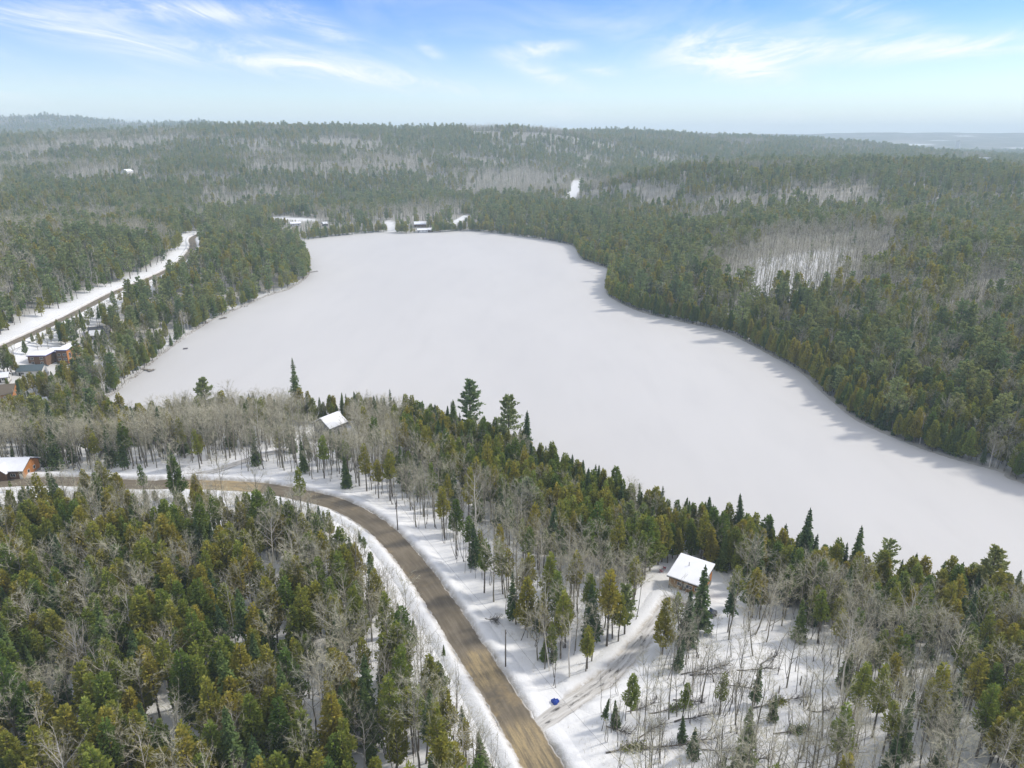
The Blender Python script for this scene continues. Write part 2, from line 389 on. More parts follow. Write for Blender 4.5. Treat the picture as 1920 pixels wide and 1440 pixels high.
def m_leaf(name, stops, hue=0.35, trans=0.25):
    t = NT(name); rnd = t.n('ShaderNodeObjectInfo').outputs['Random']; o = t.coord('Object')
    c = t.ramp(rnd, stops)
    v = t.noise(o, 1.3, 3, 0.6)
    c = t.mix(t.rng(v, 0.3, 0.7), t.mix(1.0, c, (0.70, 0.80, 0.72), 'MULTIPLY'), t.mix(1.0, c, (1.42, 1.25, 1.05), 'MULTIPLY'))
    t.color(c, 0.7)
    if trans:
        tr = t.n('ShaderNodeBsdfTranslucent'); t.l(c, tr.inputs[0]); mx = t.n('ShaderNodeMixShader'); mx.inputs[0].default_value = trans
        t.l(t.b.outputs[0], mx.inputs[1]); t.l(tr.outputs[0], mx.inputs[2]); t.l(mx.outputs[0], t.out.inputs[0])
    return t.mat
def m_bark(name, a, b, sc=2.0):
    t = NT(name); o = t.coord('Object')
    rnd = t.n('ShaderNodeObjectInfo').outputs['Random']
    c = t.mix(t.rng(t.noise(o, sc, 5, 0.65, (1, 1, 0.4)), 0.35, 0.65), a, b)
    c = t.mix(1.0, c, t.ramp(rnd, [(0.0, (0.75, 0.75, 0.75)), (1.0, (1.2, 1.17, 1.12))]), 'MULTIPLY')
    t.color(c, 0.85); return t.mat
def m_plain(name, c, rough=0.7, var=0.15, sc=1.5, metal=0.0, spec=None):
    t = NT(name); o = t.coord('Object')
    d = tuple(x*(1-var) for x in c)
    t.color(t.mix(t.rng(t.noise(o, sc, 5, 0.6), 0.35, 0.65), c, d), rough); t.b.inputs['Metallic'].default_value = metal
    if spec is not None: t.b.inputs['Specular IOR Level'].default_value = spec
    return t.mat
def m_siding(name, a, b, pitch=0.22):
    t = NT(name); o = t.coord('Object'); sp = t.n('ShaderNodeSeparateXYZ'); t.l(o, sp.inputs[0])
    saw = t.n('ShaderNodeMath', operation='FRACT'); t.l(t.math('DIVIDE', sp.outputs[2], pitch), saw.inputs[0])
    c = t.mix(t.rng(t.noise(o, 1.2, 5, 0.6, (1, 1, 5)), 0.35, 0.65), a, b)
    c = t.mix(t.rng(saw.outputs[0], 0.0, 0.15, 0.5, 0.0), c, tuple(x*0.4 for x in a))
    t.color(c, 0.75); return t.mat
M = dict(
    snow=m_snow(), lake=m_lake(), bank=m_bank(), road=m_road(), drive=m_drive(),
    roof_snow=m_plain('roof_snow', (0.82, 0.83, 0.85), 0.7, 0.05, 0.6),
    cedar=m_leaf('cedar_foliage', [(0.0, (0.115, 0.185, 0.040)), (0.25, (0.195, 0.250, 0.048)), (0.58, (0.290, 0.290, 0.054)), (0.86, (0.345, 0.305, 0.058)), (1.0, (0.230, 0.300, 0.066))], trans=0.35),
    spruce=m_leaf('spruce_foliage', [(0.0, (0.090, 0.150, 0.070)), (0.5, (0.130, 0.195, 0.072)), (1.0, (0.175, 0.240, 0.075))], trans=0.3),
    pine=m_leaf('pine_foliage', [(0.0, (0.205, 0.285, 0.135)), (0.5, (0.275, 0.330, 0.145)), (1.0, (0.330, 0.350, 0.140))], trans=0.35),
    bark=m_bark('conifer_bark', (0.10, 0.088, 0.072), (0.165, 0.148, 0.125)),
    grey=m_bark('hardwood_bark', (0.155, 0.145, 0.115), (0.245, 0.23, 0.185)),
    twig=m_bark('hardwood_twigs', (0.41, 0.385, 0.285), (0.57, 0.54, 0.41), 0.5),
    birch=m_bark('birch_bark', (0.55, 0.525, 0.47), (0.74, 0.71, 0.65), 3.0),
    btwig=m_bark('birch_twigs', (0.36, 0.325, 0.25), (0.50, 0.46, 0.365), 0.5),
    shrub=m_bark('shrub_twigs', (0.16, 0.115, 0.08), (0.24, 0.17, 0.115), 0.5),
    dead=m_bark('dead_wood', (0.085, 0.075, 0.066), (0.16, 0.145, 0.128)),
    cedarwall=m_siding('stained_siding', (0.36, 0.20, 0.075), (0.29, 0.16, 0.06)),
    sunlit_orange=m_siding('sunlit_orange_siding', (0.55, 0.23, 0.07), (0.46, 0.18, 0.05)),  # sun on the right-hand end walls, put into the siding colour
    greywall=m_siding('grey_siding', (0.235, 0.235, 0.22), (0.20, 0.20, 0.19)),
    brownwall=m_siding('brown_siding', (0.20, 0.12, 0.07), (0.15, 0.09, 0.055)),
    whitewall=m_plain('white_render', (0.72, 0.70, 0.66), 0.8, 0.08), redwall=m_siding('red_siding', (0.42, 0.09, 0.06), (0.36, 0.08, 0.055)),
    shingle=m_plain('dark_shingle', (0.075, 0.078, 0.085), 0.85, 0.3, 4), brownroof=m_plain('brown_shingle', (0.20, 0.165, 0.125), 0.85, 0.25, 4),
    tealroof=m_plain('slate_metal', (0.10, 0.135, 0.15), 0.6, 0.15, 3), fascia=m_plain('violet_fascia', (0.12, 0.10, 0.30), 0.6),
    trim=m_plain('pale_trim', (0.7, 0.69, 0.66), 0.6, 0.08), darktrim=m_plain('dark_trim', (0.035, 0.032, 0.03), 0.5, 0.1),
    glass=m_plain('window_glass', (0.03, 0.038, 0.045), 0.08, 0.1, 1, spec=0.6), concrete=m_plain('concrete', (0.36, 0.35, 0.33), 0.9, 0.2, 2),
    deck=m_plain('weathered_boards', (0.27, 0.24, 0.20), 0.85, 0.25, 3), pole=m_plain('pole_wood', (0.17, 0.145, 0.12), 0.85, 0.25, 2),
    blue=m_plain('blue_tarpaulin', (0.035, 0.085, 0.42), 0.45, 0.3, 3), red=m_plain('red_paint', (0.42, 0.05, 0.04), 0.5, 0.15, 3),
    carpaint=m_plain('dark_car_paint', (0.045, 0.05, 0.055), 0.3, 0.05, 1, spec=0.6), rubber=m_plain('rubber', (0.02, 0.02, 0.02), 0.9),
    chrome=m_plain('wheel_alloy', (0.45, 0.45, 0.46), 0.35, 0.1, 2, metal=0.8), lens=m_plain('lamp_lens', (0.6, 0.6, 0.58), 0.15, 0.05, 2),
    taillens=m_plain('tail_lens', (0.4, 0.02, 0.02), 0.25, 0.05, 2), wire=m_plain('cable', (0.03, 0.03, 0.032), 0.6))

# ------------------------------------------------------------------ clearings (world outlines)
def area(px): return np.array([hit(u, v)[:2] for u, v in px])
A_YARD = area([(1195,1120),(1225,1065),(1262,1055),(1345,1070),(1385,1085),(1400,1120),(1375,1150),(1345,1170),(1290,1165),(1250,1150),(1215,1140)])
A_LOT = area([(1040,1385),(1120,1330),(1190,1260),(1240,1200),(1300,1165),(1400,1160),(1470,1180),(1560,1270),(1580,1350),(1560,1470),(1070,1470)])
A_VEE = area([(960,1175),(1010,1190),(1040,1225),(1075,1260),(1100,1290),(1040,1345),(1005,1350),(950,1275)])
A_GROVE = area([(1010,1160),(1070,1180),(1130,1190),(1110,1250),(1060,1295),(1020,1250)])
A_HOUSE = area([(540,812),(575,797),(660,797),(680,815),(660,838),(610,850),(560,845)])
A_HARD = area([(-60,800),(180,775),(330,765),(560,765),(700,775),(760,830),(720,905),(560,890),(400,872),(250,880),(-60,895)])
A_PATCH = area([(1320,545),(1325,500),(1400,455),(1500,440),(1620,430),(1720,425),(1680,480),(1600,530),(1540,565),(1450,575),(1380,550)])
A_SNOWY = area([(1395,520),(1425,490),(1480,478),(1560,470),(1575,500),(1520,520),(1500,560),(1450,575),(1420,545)])
A_MID = np.array([hit(u, v)[:2] for u, v in [(830,345),(900,318),(1010,322),(1090,338),(1100,370),(980,372),(860,362)]])
A_MID2 = np.array([hit(u, v)[:2] for u, v in [(640,300),(720,285),(800,300),(760,330),(660,328)]])
A_BROWN = area([(1560,560),(1700,540),(1840,560),(1920,640),(1880,760),(1760,780),(1640,720),(1560,640)])
A_REDGE = area([(1800,1200),(1930,1150),(2050,1300),(2000,1500),(1840,1480),(1800,1330)])
TRACKS = [(catmull([hit(u, v) for u, v in [(1083,338),(1080,347),(1076,360),(1071,372)]], 6), 9.0),
          (catmull([hit(u, v) for u, v in [(850,420),(862,412),(876,404)]], 6), 5.0),
          (catmull([hit(u, v) for u, v in [(735,437),(733,425),(728,415)]], 6), 6.0),
          (catmull([hit(u, v) for u, v in [(525,408),(550,410),(575,413)]], 6), 14.0)]
HOUSE_SPOTS = []          # (x, y, radius) filled by the builders, read by the planting

# ------------------------------------------------------------------ ground sheet
def axis(fine0, fine1, step, lo, hi, g):
    a = list(np.arange(fine0, fine1 + 1e-6, step)); s = step
    up = []; p = a[-1]
    while p < hi: s *= g; p += s; up.append(p)
    dn = []; p = a[0]; s = step
    while p > lo: s *= g; p -= s; dn.append(p)
    return np.array(dn[::-1] + a + up)
def grid_mesh(name, X, Y, Z, mat):
    ny, nx = X.shape; me = bpy.data.meshes.new(name); nv = nx*ny
    me.vertices.add(nv); me.vertices.foreach_set('co', np.stack([X, Y, Z], -1).astype(np.float32).ravel())
    i = np.arange(nv).reshape(ny, nx); q = np.stack([i[:-1, :-1], i[:-1, 1:], i[1:, 1:], i[1:, :-1]], -1).reshape(-1, 4)
    me.loops.add(q.size); me.loops.foreach_set('vertex_index', q.ravel().astype(np.int32))
    me.polygons.add(len(q)); me.polygons.foreach_set('loop_start', np.arange(0, q.size, 4, dtype=np.int32))
    me.polygons.foreach_set('use_smooth', np.ones(len(q), bool))
    me.materials.append(mat); me.update(calc_edges=True); me.validate(); return me
def set_attr(me, name, val):
    a = me.attributes.new(name, 'FLOAT', 'POINT'); a.data.foreach_set('value', np.asarray(val, np.float32).ravel())
gx = axis(-130, 130, 1.3, -6600, 6600, 1.022); gy = axis(75, 290, 1.3, -500, 9600, 1.020)
GX, GY = np.meshgrid(gx, gy); GZ = height(GX.ravel(), GY.ravel()).reshape(GX.shape)
gm = grid_mesh('ground', GX, GY, GZ, M['snow'])
Dg = np.hypot(GX, GY); SDg = lake_sd(GX.ravel(), GY.ravel()).reshape(GX.shape)
brush = smooth(270, 620, Dg)*0.92
brush *= smooth(-10, 25, poly_sd(A_SNOWY, GX.ravel(), GY.ravel()).reshape(GX.shape) + 30*(fbm(GX/18, GY/18, 66, 3) - 0.5))
for C, w in TRACKS + [(LROAD, 16.0)]:
    d = line_dist(C, GX.ravel(), GY.ravel(), 60)[0].reshape(GX.shape); brush *= smooth(w*0.8, w*1.6, d)
brush *= smooth(0, 14, SDg)
brush = np.maximum(brush, 0.9*(1 - smooth(2, 6, SDg))*(SDg > -3)*smooth(230, 300, Dg)*np.where(GX < -100, 0.6, 1.0))   # twigs and litter under the trees at the waterline
WOODED = smooth(2900, 4300, Dg)
for (u, v, Yf, rx) in ((1700, 270, 5900, 260), (1715, 269, 5950, 200), (1762, 264, 6400, 130), (1905, 273, 5500, 120), (1812, 256, 7000, 110)):
    c = atY(u, v, Yf); f = smooth(0.5, 1.0, np.hypot((GX - c[0])/rx, (GY - c[1])/130)); WOODED = WOODED*f; brush = brush*f
set_attr(gm, 'brush', brush); set_attr(gm, 'wood', WOODED)
tag(link('ground', gm), kind='structure')
lm = MB(); lx0, lx1 = SHORE[:, 0].min() - 8, SHORE[:, 0].max() + 8; ly0, ly1 = SHORE[:, 1].min() - 8, SHORE[:, 1].max() + 8
lX, lY = np.meshgrid(np.linspace(lx0, lx1, 60), np.linspace(ly0, ly1, 90))
tag(link('lake', grid_mesh('lake', lX, lY, (fbm(lX/40, lY/40, 5, 2) - 0.5)*0.06, M['lake'])), kind='structure')

# ------------------------------------------------------------------ roads and ploughed banks
def resample(C, step):
    s = np.r_[0, np.cumsum(np.linalg.norm(np.diff(C[:, :2], axis=0), axis=1))]; n = max(2, int(s[-1]/step)); t = np.linspace(0, s[-1], n)
    P = np.stack([np.interp(t, s, C[:, k]) for k in range(3)], 1)
    T = np.gradient(P[:, :2], axis=0); T /= np.linalg.norm(T, axis=1)[:, None] + 1e-9
    return P, np.stack([-T[:, 1], T[:, 0]], 1), t
def ribbon(name, C, offs, zs, mat, step, wob=0.0, seed=0):
    P, Nn, t = resample(C, step); k = len(offs); X = np.zeros((len(P), k)); Y = X.copy(); Z = X.copy()
    for j, (o, z) in enumerate(zip(offs, zs)):
        oo = o + (np.sign(o)*wob*(vnoise(t/1.6, t*0 + 3.3*np.sign(o), seed) + 0.6*vnoise(t/0.5, t*0 + 9*np.sign(o), seed+4) - 0.8) if j in (0, k-1) else 0)
        X[:, j] = P[:, 0] + Nn[:, 0]*oo; Y[:, j] = P[:, 1] + Nn[:, 1]*oo; Z[:, j] = P[:, 2] + z
    me = grid_mesh(name, X, Y, Z, mat); uv = me.uv_layers.new(name='UVMap')
    U = np.tile((np.array(offs) - offs[0])/(offs[-1] - offs[0]), (len(P), 1)); V = np.tile(t[:, None], (1, k))
    vi = np.zeros(len(me.loops), np.int32); me.loops.foreach_get('vertex_index', vi)
    uv.data.foreach_set('uv', np.stack([U.ravel()[vi], V.ravel()[vi]], 1).astype(np.float32).ravel())
    return me, X, Y, t
def road(name, C, w, mat, step=0.8, sand=(), wob=0.25, seed=0, z0=0.0, sink=0.0):
    offs = np.linspace(-w, w, 9); zs = 0.06*(1 - (offs/w)**2) - 0.10 + z0
    me, X, Y, t = ribbon(name, C, list(offs), list(zs), mat, step, wob, seed)
    if sink:                                         # dives under the road it leaves
        co = np.zeros(len(me.vertices)*3, np.float32); me.vertices.foreach_get('co', co); co = co.reshape(-1, 3)
        co[:, 2] -= sink*(1 - smooth(0.8, 2.6, np.repeat(t, 9))); me.vertices.foreach_set('co', co.ravel()); me.update()
    s = np.zeros(X.shape)
    for (u, v, r) in sand:
        c = hit(u, v); s = np.maximum(s, 1 - smooth(r*0.45, r, np.hypot(X - c[0], Y - c[1])))
    set_attr(me, 'sand', s); return tag(link(name, me), kind='structure')
road('gravel_road', ROAD, ROAD_W, M['road'], wob=0.7, sand=[(905,1262,5.5), (895,1235,4.0), (985,1392,7.5), (1000,1430,6.5), (440,913,11), (380,909,8)])
road('driveway', DRIVE[:-6], DRIVE_W, M['drive'], sand=[(1260,1128,3.2),(1278,1138,3.2),(1300,1146,3.0)], wob=0.35, seed=3, z0=0.02, sink=0.14)
road('hillside_road', LROAD, LROAD_W, M['road'], step=3.0, seed=5)
road('house_lane', LANE, LANE_W, M['drive'], seed=8, sink=0.14)
def bank(C, w, side, hgt, step=0.6, seed=0, skip=None):
    P, Nn, t = resample(C, step)
    prof = [(-0.25, -0.16), (0.12, 0.10), (0.5, 0.42), (1.0, 0.78), (1.6, 0.86), (2.4, 0.62), (3.3, 0.22), (4.4, -0.28)]
    X = np.zeros((len(P), len(prof))); Y = X.copy(); Z = X.copy(); D = X.copy()
    amp = 0.55 + 0.9*fbm(t/7, t*0 + seed*3.1, seed, 3); jit = 0.75*(vnoise(t/2.6, t*0 + 3.3*side, seed) + 0.6*vnoise(t/0.55, t*0 + 7*side, seed+2) - 0.8)
    if skip is not None:
        for (cx, cy, r) in skip: amp = amp*smooth(r*0.45, r, np.hypot(P[:, 0]-cx, P[:, 1]-cy))
    cut = np.ones(len(t))
    for (cx, cy, r) in (skip or []): cut = cut*smooth(r*0.45, r, np.hypot(P[:, 0]-cx, P[:, 1]-cy))
    for j, (o, z) in enumerate(prof):
        oo = side*(w + o + jit*max(0, 1 - j*0.2)); lump = 0.30*(vnoise(t/0.9, t*0 + j*0.8, seed+11) - 0.5)
        X[:, j] = P[:, 0] + Nn[:, 0]*oo; Y[:, j] = P[:, 1] + Nn[:, 1]*oo
        Z[:, j] = P[:, 2] + (z*amp*hgt + (lump*amp*hgt if 0 < j < 7 else 0) if z > 0 else z - 0.05); D[:, j] = max(0, 1 - j*0.30)
    Z -= 0.28*(1 - cut)[:, None]
    if side > 0: X, Y, Z, D = X[:, ::-1], Y[:, ::-1], Z[:, ::-1], D[:, ::-1]
    me = grid_mesh('snowbank', X, Y, Z, M['bank']); set_attr(me, 'dirt', D)
    tag(link('snowbank', me), kind='structure')
jn = [(DRIVE[4][0], DRIVE[4][1], 9.0)]; dn = [(DRIVE[8][0], DRIVE[8][1], 6.0)]
bank(ROAD, ROAD_W, -1, 0.9, seed=1, skip=jn + [(LANE[0][0], LANE[0][1], 7)]); bank(ROAD, ROAD_W, 1, 0.75, seed=2)
bank(DRIVE[8:-14], DRIVE_W, 1, 0.45, seed=3, skip=dn); bank(DRIVE[8:-14], DRIVE_W, -1, 0.45, seed=4, skip=dn)
bank(LROAD, LROAD_W, 1, 1.2, 2.5, seed=5); bank(LROAD, LROAD_W, -1, 0.9, 2.5, seed=6)

# ------------------------------------------------------------------ tree shapes (metres)
class TM:
    """triangles collected with numpy"""
    def __init__(s): s.V = []; s.T = []; s.n = 0
    def add(s, v, t): s.V.append(np.asarray(v, float)); s.T.append(np.asarray(t, np.int64) + s.n); s.n += len(v)
    def get(s): return (np.concatenate(s.V), np.concatenate(s.T)) if s.V else (np.zeros((0, 3)), np.zeros((0, 3), int))
    def stick(s, P, r, n=5):
        P = np.asarray(P, float); k = len(P); r = np.asarray(r, float); V = []
        for i in range(k):
            d = P[min(i+1, k-1)] - P[max(i-1, 0)]; d = d/(np.linalg.norm(d)+1e-9)
            a = np.cross(d, (0.4, 0.2, 0.1) if abs(d[2]) > 0.7 else (0, 0, 1)); a /= np.linalg.norm(a)+1e-9; b = np.cross(d, a)
            for j in range(n): V.append(P[i] + r[i]*(a*math.cos(2*math.pi*j/n) + b*math.sin(2*math.pi*j/n)))
        T = []
        for i in range(k-1):
            for j in range(n):
                q = (i*n+j, i*n+(j+1) % n, (i+1)*n+(j+1) % n, (i+1)*n+j); T += [(q[0], q[1], q[2]), (q[0], q[2], q[3])]
        s.add(V, T)
    def blades(s, base, vec, width, rng):
        """one slim triangle per twig or spray: base points, direction vectors, base width"""
        base = np.asarray(base); vec = np.asarray(vec); n = len(base)
        if not n: return
        side = np.cross(vec, rng.normal(size=(n, 3))); side /= np.linalg.norm(side, axis=1)[:, None] + 1e-9
        w = np.broadcast_to(np.asarray(width, float), (n,))[:, None]
        V = np.stack([base - side*w/2, base + side*w/2, base + vec], 1).reshape(-1, 3)
        s.add(V, np.arange(3*n).reshape(-1, 3))
    def sprays(s, base, vec, width, rng, flat=0.0, face=None):
        """kite-shaped foliage sprays of two triangles"""
        base = np.asarray(base); vec = np.asarray(vec); n = len(base)
        rnd = rng.normal(size=(n, 3)); rnd[:, 2] += flat*2.5
        if face is not None: rnd = rnd*0.45 + face
        side = np.cross(vec, rnd); side /= np.linalg.norm(side, axis=1)[:, None] + 1e-9
        w = np.broadcast_to(np.asarray(width, float), (n,))[:, None]
        m = base + vec*0.55
        V = np.stack([base, m + side*w/2, base + vec, m - side*w/2], 1).reshape(-1, 3)
        q = np.arange(n)[:, None]*4
        s.add(V, np.concatenate([q + [0, 1, 2], q + [0, 2, 3]]))
def unit(v): return v/(np.linalg.norm(v, axis=-1, keepdims=True) + 1e-9)
def trunk(t, H, r, rng, lean=0.02, n=6, top=1.0):
    k = 6; z = np.linspace(-0.4, H*top, k); b = np.cumsum(rng.normal(0, lean, (k, 2)), 0)*H/k; b[0] = 0
    P = np.column_stack([b, z]); t.stick(P, r*np.linspace(1.15, 0.16, k)**0.9, n); return P
def along(P, z):
    return np.stack([np.interp(z, P[:, 2], P[:, 0]), np.interp(z, P[:, 2], P[:, 1]), z], -1)
def cedar(seed, H=12.0, Rr=2.0, z0=0.18, hi=True):
    rng = np.random.default_rng(seed); a, c = TM(), TM(); P = trunk(a, H*0.96, 0.17, rng)
    n = (2300 if z0 < 0.3 else 950) if hi else 300; sz = 0.50 if hi else 1.2; gap = 1.0 if z0 < 0.3 else 1.9
    u = rng.random(n*3); zt = z0 + (1-z0)*u
    prof = lambda w: np.clip(w/0.16, 0, 1)**0.55*np.clip(1 - w, 0, 1)**0.62
    keep = rng.random(n*3) < prof(u)/prof(np.linspace(0, 1, 99)).max(); u = u[keep][:n]; zt = zt[keep][:n]; n = len(u)
    th = rng.random(n)*2*math.pi
    lump = 0.78 + gap*(0.26*np.sin(3*th + seed + 5*u) + 0.22*np.sin(5*th - 9*u + seed*2) + 0.16*np.sin(14*u + seed*3 + th))
    rad = Rr*prof(u)*np.clip(lump, 0.4, 1.3)*(0.35 + 0.65*rng.random(n)**0.45)
    ax = along(P, np.minimum(zt*H, H*0.96)); out = np.stack([np.cos(th), np.sin(th), np.zeros(n)], 1)
    base = ax + out*rad[:, None]; base[:, 2] = zt*H
    vec = unit(out*0.9 + np.array([0, 0, 0.75]) + rng.normal(0, 0.45, (n, 3)))*(sz*(0.6 + 0.8*rng.random(n)))[:, None]
    c.sprays(base, vec, sz*0.66, rng, 0, out*0.8 + np.array([0, 0, 0.9]))
    k = 26 if hi else 8; zb = H*(z0 + (0.9-z0)*rng.random(k)); tb = rng.random(k)*6.28
    bb = along(P, zb); ov = np.stack([np.cos(tb), np.sin(tb), 0.35 + 0*tb], 1)*(Rr*0.7)
    a.blades(bb, ov, 0.08, rng)
    if z0 > 0.3:                                   # dead lower branches below a raised crown
        k = 22; zb = H*z0*rng.random(k)**0.6; tb = rng.random(k)*6.28
        a.blades(along(P, zb), np.stack([np.cos(tb), np.sin(tb), -0.1 + 0*tb], 1)*(0.5 + rng.random(k))[:, None], 0.045, rng)
    return a.get(), c.get()
def spruce(seed, H=13.0, Rr=1.9, z0=0.08, hi=True):
    rng = np.random.default_rng(seed); a, c = TM(), TM(); P = trunk(a, H, 0.16, rng, 0.008)
    tiers = 26 if hi else 12; B, Vv, W = [], [], []
    for i in range(tiers):
        w = (i + 0.3*rng.random())/tiers; z = H*(z0 + (1-z0)*w); rr = Rr*(1-w)**0.82*(0.75 + 0.45*rng.random()) + 0.12
        k = max(4, int((9 if hi else 5)*(1 - 0.5*w)))
        for j in range(k):
            t = 6.283*(j + rng.random()*0.8)/k + i*1.7; L = rr*(0.7 + 0.5*rng.random())
            d = np.array([math.cos(t), math.sin(t), 0.0]); nseg = 4 if hi else 1; p0 = along(P, np.array([z]))[0]
            if hi: a.blades([p0], [d*L*0.9 + np.array([0, 0, -0.1*L])], 0.06, rng)
            for q in range(nseg):
                f = (q + 0.25)/nseg; b = p0 + d*L*f + np.array([0, 0, 0.12*L - 0.42*L*f*f - 0.04])
                m = 4 if hi else 3
                for _ in range(m):
                    v = d*0.75 + rng.normal(0, 0.55, 3) + np.array([0, 0, -0.22 if w < 0.85 else 0.5]); v = v/np.linalg.norm(v)
                    B.append(b); Vv.append(v*(L/nseg*1.15 + 0.18)*(0.7 + 0.5*rng.random())); W.append(0.24 + 0.10*L if hi else 0.5 + 0.18*L)
    c.sprays(np.array(B), np.array(Vv), np.array(W), rng, 0.8)
    c.sprays([P[-1] - [0, 0, 0.5]]*3, np.array([[0, 0, 1.0], [0.08, 0, 0.9], [0, 0.08, 0.9]]), 0.22, rng)
    return a.get(), c.get()
def pine(seed, H=20.0, Rr=3.6, z0=0.25, hi=True):
    rng = np.random.default_rng(seed); a, c = TM(), TM(); P = trunk(a, H*0.98, 0.30, rng, 0.012)
    tiers = 15 if hi else 9; B, Vv, W = [], [], []
    for i in range(tiers):
        w = (i + 0.4*rng.random())/tiers; z = H*(z0 + (0.98-z0)*w)
        rr = Rr*(0.35 + 0.65*min(1, w/0.25))*(1 - w)**0.6*(0.7 + 0.55*rng.random()) + 0.5
        k = 5 if w < 0.8 else 4
        for j in range(k):
            if rng.random() < 0.12: continue
            t = 6.283*(j + rng.random()*0.9)/k + i*2.1; L = rr*(0.65 + 0.6*rng.random()); up = 0.12 + 0.75*w**1.5
            d = np.array([math.cos(t), math.sin(t), up]); p0 = along(P, np.array([z]))[0]
            a.stick([p0, p0 + d*L*0.5, p0 + d*L + [0, 0, 0.12*L]], [0.055, 0.035, 0.012], 3)
            nseg = (9 if hi else 4)
            for q in range(nseg):
                f = 0.28 + 0.72*(q + rng.random()*0.6)/nseg; b = p0 + d*L*f + np.array([0, 0, 0.12*L*f*f])
                for _ in range(4 if hi else 3):
                    v = unit(d*0.8 + rng.normal(0, 0.5, 3) + np.array([0, 0, 0.55])); lat = rng.normal(0, 0.16*L*(1-0.5*f), 2)
                    B.append(b + np.array([lat[0], lat[1], 0])); Vv.append(v*(0.85 if hi else 1.4)*(0.7 + 0.5*rng.random())); W.append(0.50 if hi else 1.05)
    c.sprays(np.array(B), np.array(Vv), np.array(W), rng, 0.6)
    return a.get(), c.get()
def hardwood(seed, H=14.0, Rr=2.8, z0=0.42, hi=True, slim=False, dens=1.0, wid=1.0):
    rng = np.random.default_rng(seed); a, c = TM(), TM()
    P = trunk(a, H*0.93, (0.10 if slim else 0.16), rng, 0.05)
    nl = int((7 if slim else 10) if hi else 6); nb = 6 if hi else 4; nt = int((13 if hi else 6)*dens)
    B, Vv, W = [], [], []
    fork = rng.random() < 0.5
    for i in range(nl):
        f = z0 + (0.92 - z0)*(i + 0.6*rng.random())/nl; p0 = along(P, np.array([f*H]))[0]; t = i*2.4 + rng.random()
        spread = (0.9 if i < nl*0.6 else 0.6)*(0.7 if slim else 1); L = (1 - f)*H*(0.75 + 0.35*rng.random()) + 0.9
        L = min(L, Rr*1.9)
        d = unit(np.array([math.cos(t)*spread, math.sin(t)*spread, 1.0])); mid = p0 + d*L*0.5
        d2 = unit(d + np.array([math.cos(t+0.6)*0.2, math.sin(t+0.6)*0.2, 0.25])); end = mid + d2*L*0.5
        r0 = (0.055 if not slim else 0.036)*(1.15 - f)*1.5*(1.5 if fork and i == 0 else 1)
        a.stick([p0, mid, end], [r0, r0*0.6, r0*0.2], 4 if hi else 3)
        for j in range(nb):
            g = 0.2 + 0.8*(j + rng.random())/nb; q = (p0 + (mid-p0)*g*2) if g < 0.5 else (mid + (end-mid)*(g-0.5)*2)
            v = unit(d + rng.normal(0, 0.62, 3) + np.array([0, 0, 0.15])); l2 = L*(0.42 - 0.2*g)*(0.7 + 0.6*rng.random()) + 0.45
            B.append(q); Vv.append(v*l2); W.append((0.05 if hi else 0.09)*wid)
            for _ in range(nt):
                h = 0.15 + 0.85*rng.random(); vv = unit(v + rng.normal(0, 0.6, 3) + np.array([0, 0, 0.2]))
                B.append(q + v*l2*h); Vv.append(vv*(0.45 + 0.75*rng.random())); W.append((0.030 if hi else 0.07)*wid)
    c.blades(np.array(B), np.array(Vv), np.array(W), rng)
    k = 60 if hi else 20; zb = H*(z0 + (0.97 - z0)*rng.random(k)); tb = rng.random(k)*6.28
    c.blades(along(P, np.minimum(zb, P[-1, 2])), unit(np.stack([np.cos(tb), np.sin(tb), 0.9 + 0*tb], 1))*(0.5 + 0.8*rng.random(k))[:, None], 0.035*wid, rng)
    return a.get(), c.get()
def sapling(seed, H=8.0, hi=True):
    rng = np.random.default_rng(seed); a, c = TM(), TM(); stems = 1 + (seed % 3 == 0)
    B, Vv, W = [], [], []
    for s_ in range(stems):
        off = rng.normal(0, 0.25*s_, 2); h = H*(1 - 0.25*s_*rng.random())
        k = 5; z = np.linspace(-0.3, h, k); b = np.cumsum(rng.normal(0, 0.10, (k, 2)), 0)*h/k + off; b[0] = off
        P = np.column_stack([b, z]); a.stick(P, 0.075*np.linspace(1, 0.15, k), 4)
        m = 16; zb = h*(0.35 + 0.63*rng.random(m)); t = rng.random(m)*6.28
        q = along(P, zb); v = unit(np.stack([np.cos(t), np.sin(t), 0.9 + 0.8*rng.random(m)], 1))*(0.5 + 1.3*rng.random(m))[:, None]
        B += list(q); Vv += list(v); W += [0.045]*m
        for _ in range(3):
            h_ = rng.random(m)[:, None]; B += list(q + v*h_); Vv += list(unit(v + rng.normal(0, 0.5, (m, 3)))*(0.3 + 0.5*rng.random(m))[:, None]); W += [0.03]*m
    c.blades(np.array(B), np.array(Vv), np.array(W), rng)
    return a.get(), c.get()
def to_mesh(name, parts, mats):
    V = []; T = []; mi = []; n = 0
    for k, (v, t) in enumerate(parts): V.append(v); T.append(t + n); n += len(v); mi += [k]*len(t)
    V = np.concatenate(V).astype(np.float32); T = np.concatenate(T).astype(np.int32); me = bpy.data.meshes.new(name)
    me.vertices.add(len(V)); me.vertices.foreach_set('co', V.ravel()); me.loops.add(T.size); me.loops.foreach_set('vertex_index', T.ravel())
    me.polygons.add(len(T)); me.polygons.foreach_set('loop_start', np.arange(0, T.size, 3, dtype=np.int32))
    for m in mats: me.materials.append(m)
    me.polygons.foreach_set('material_index', np.array(mi, np.int32)); me.update(calc_edges=True); return me

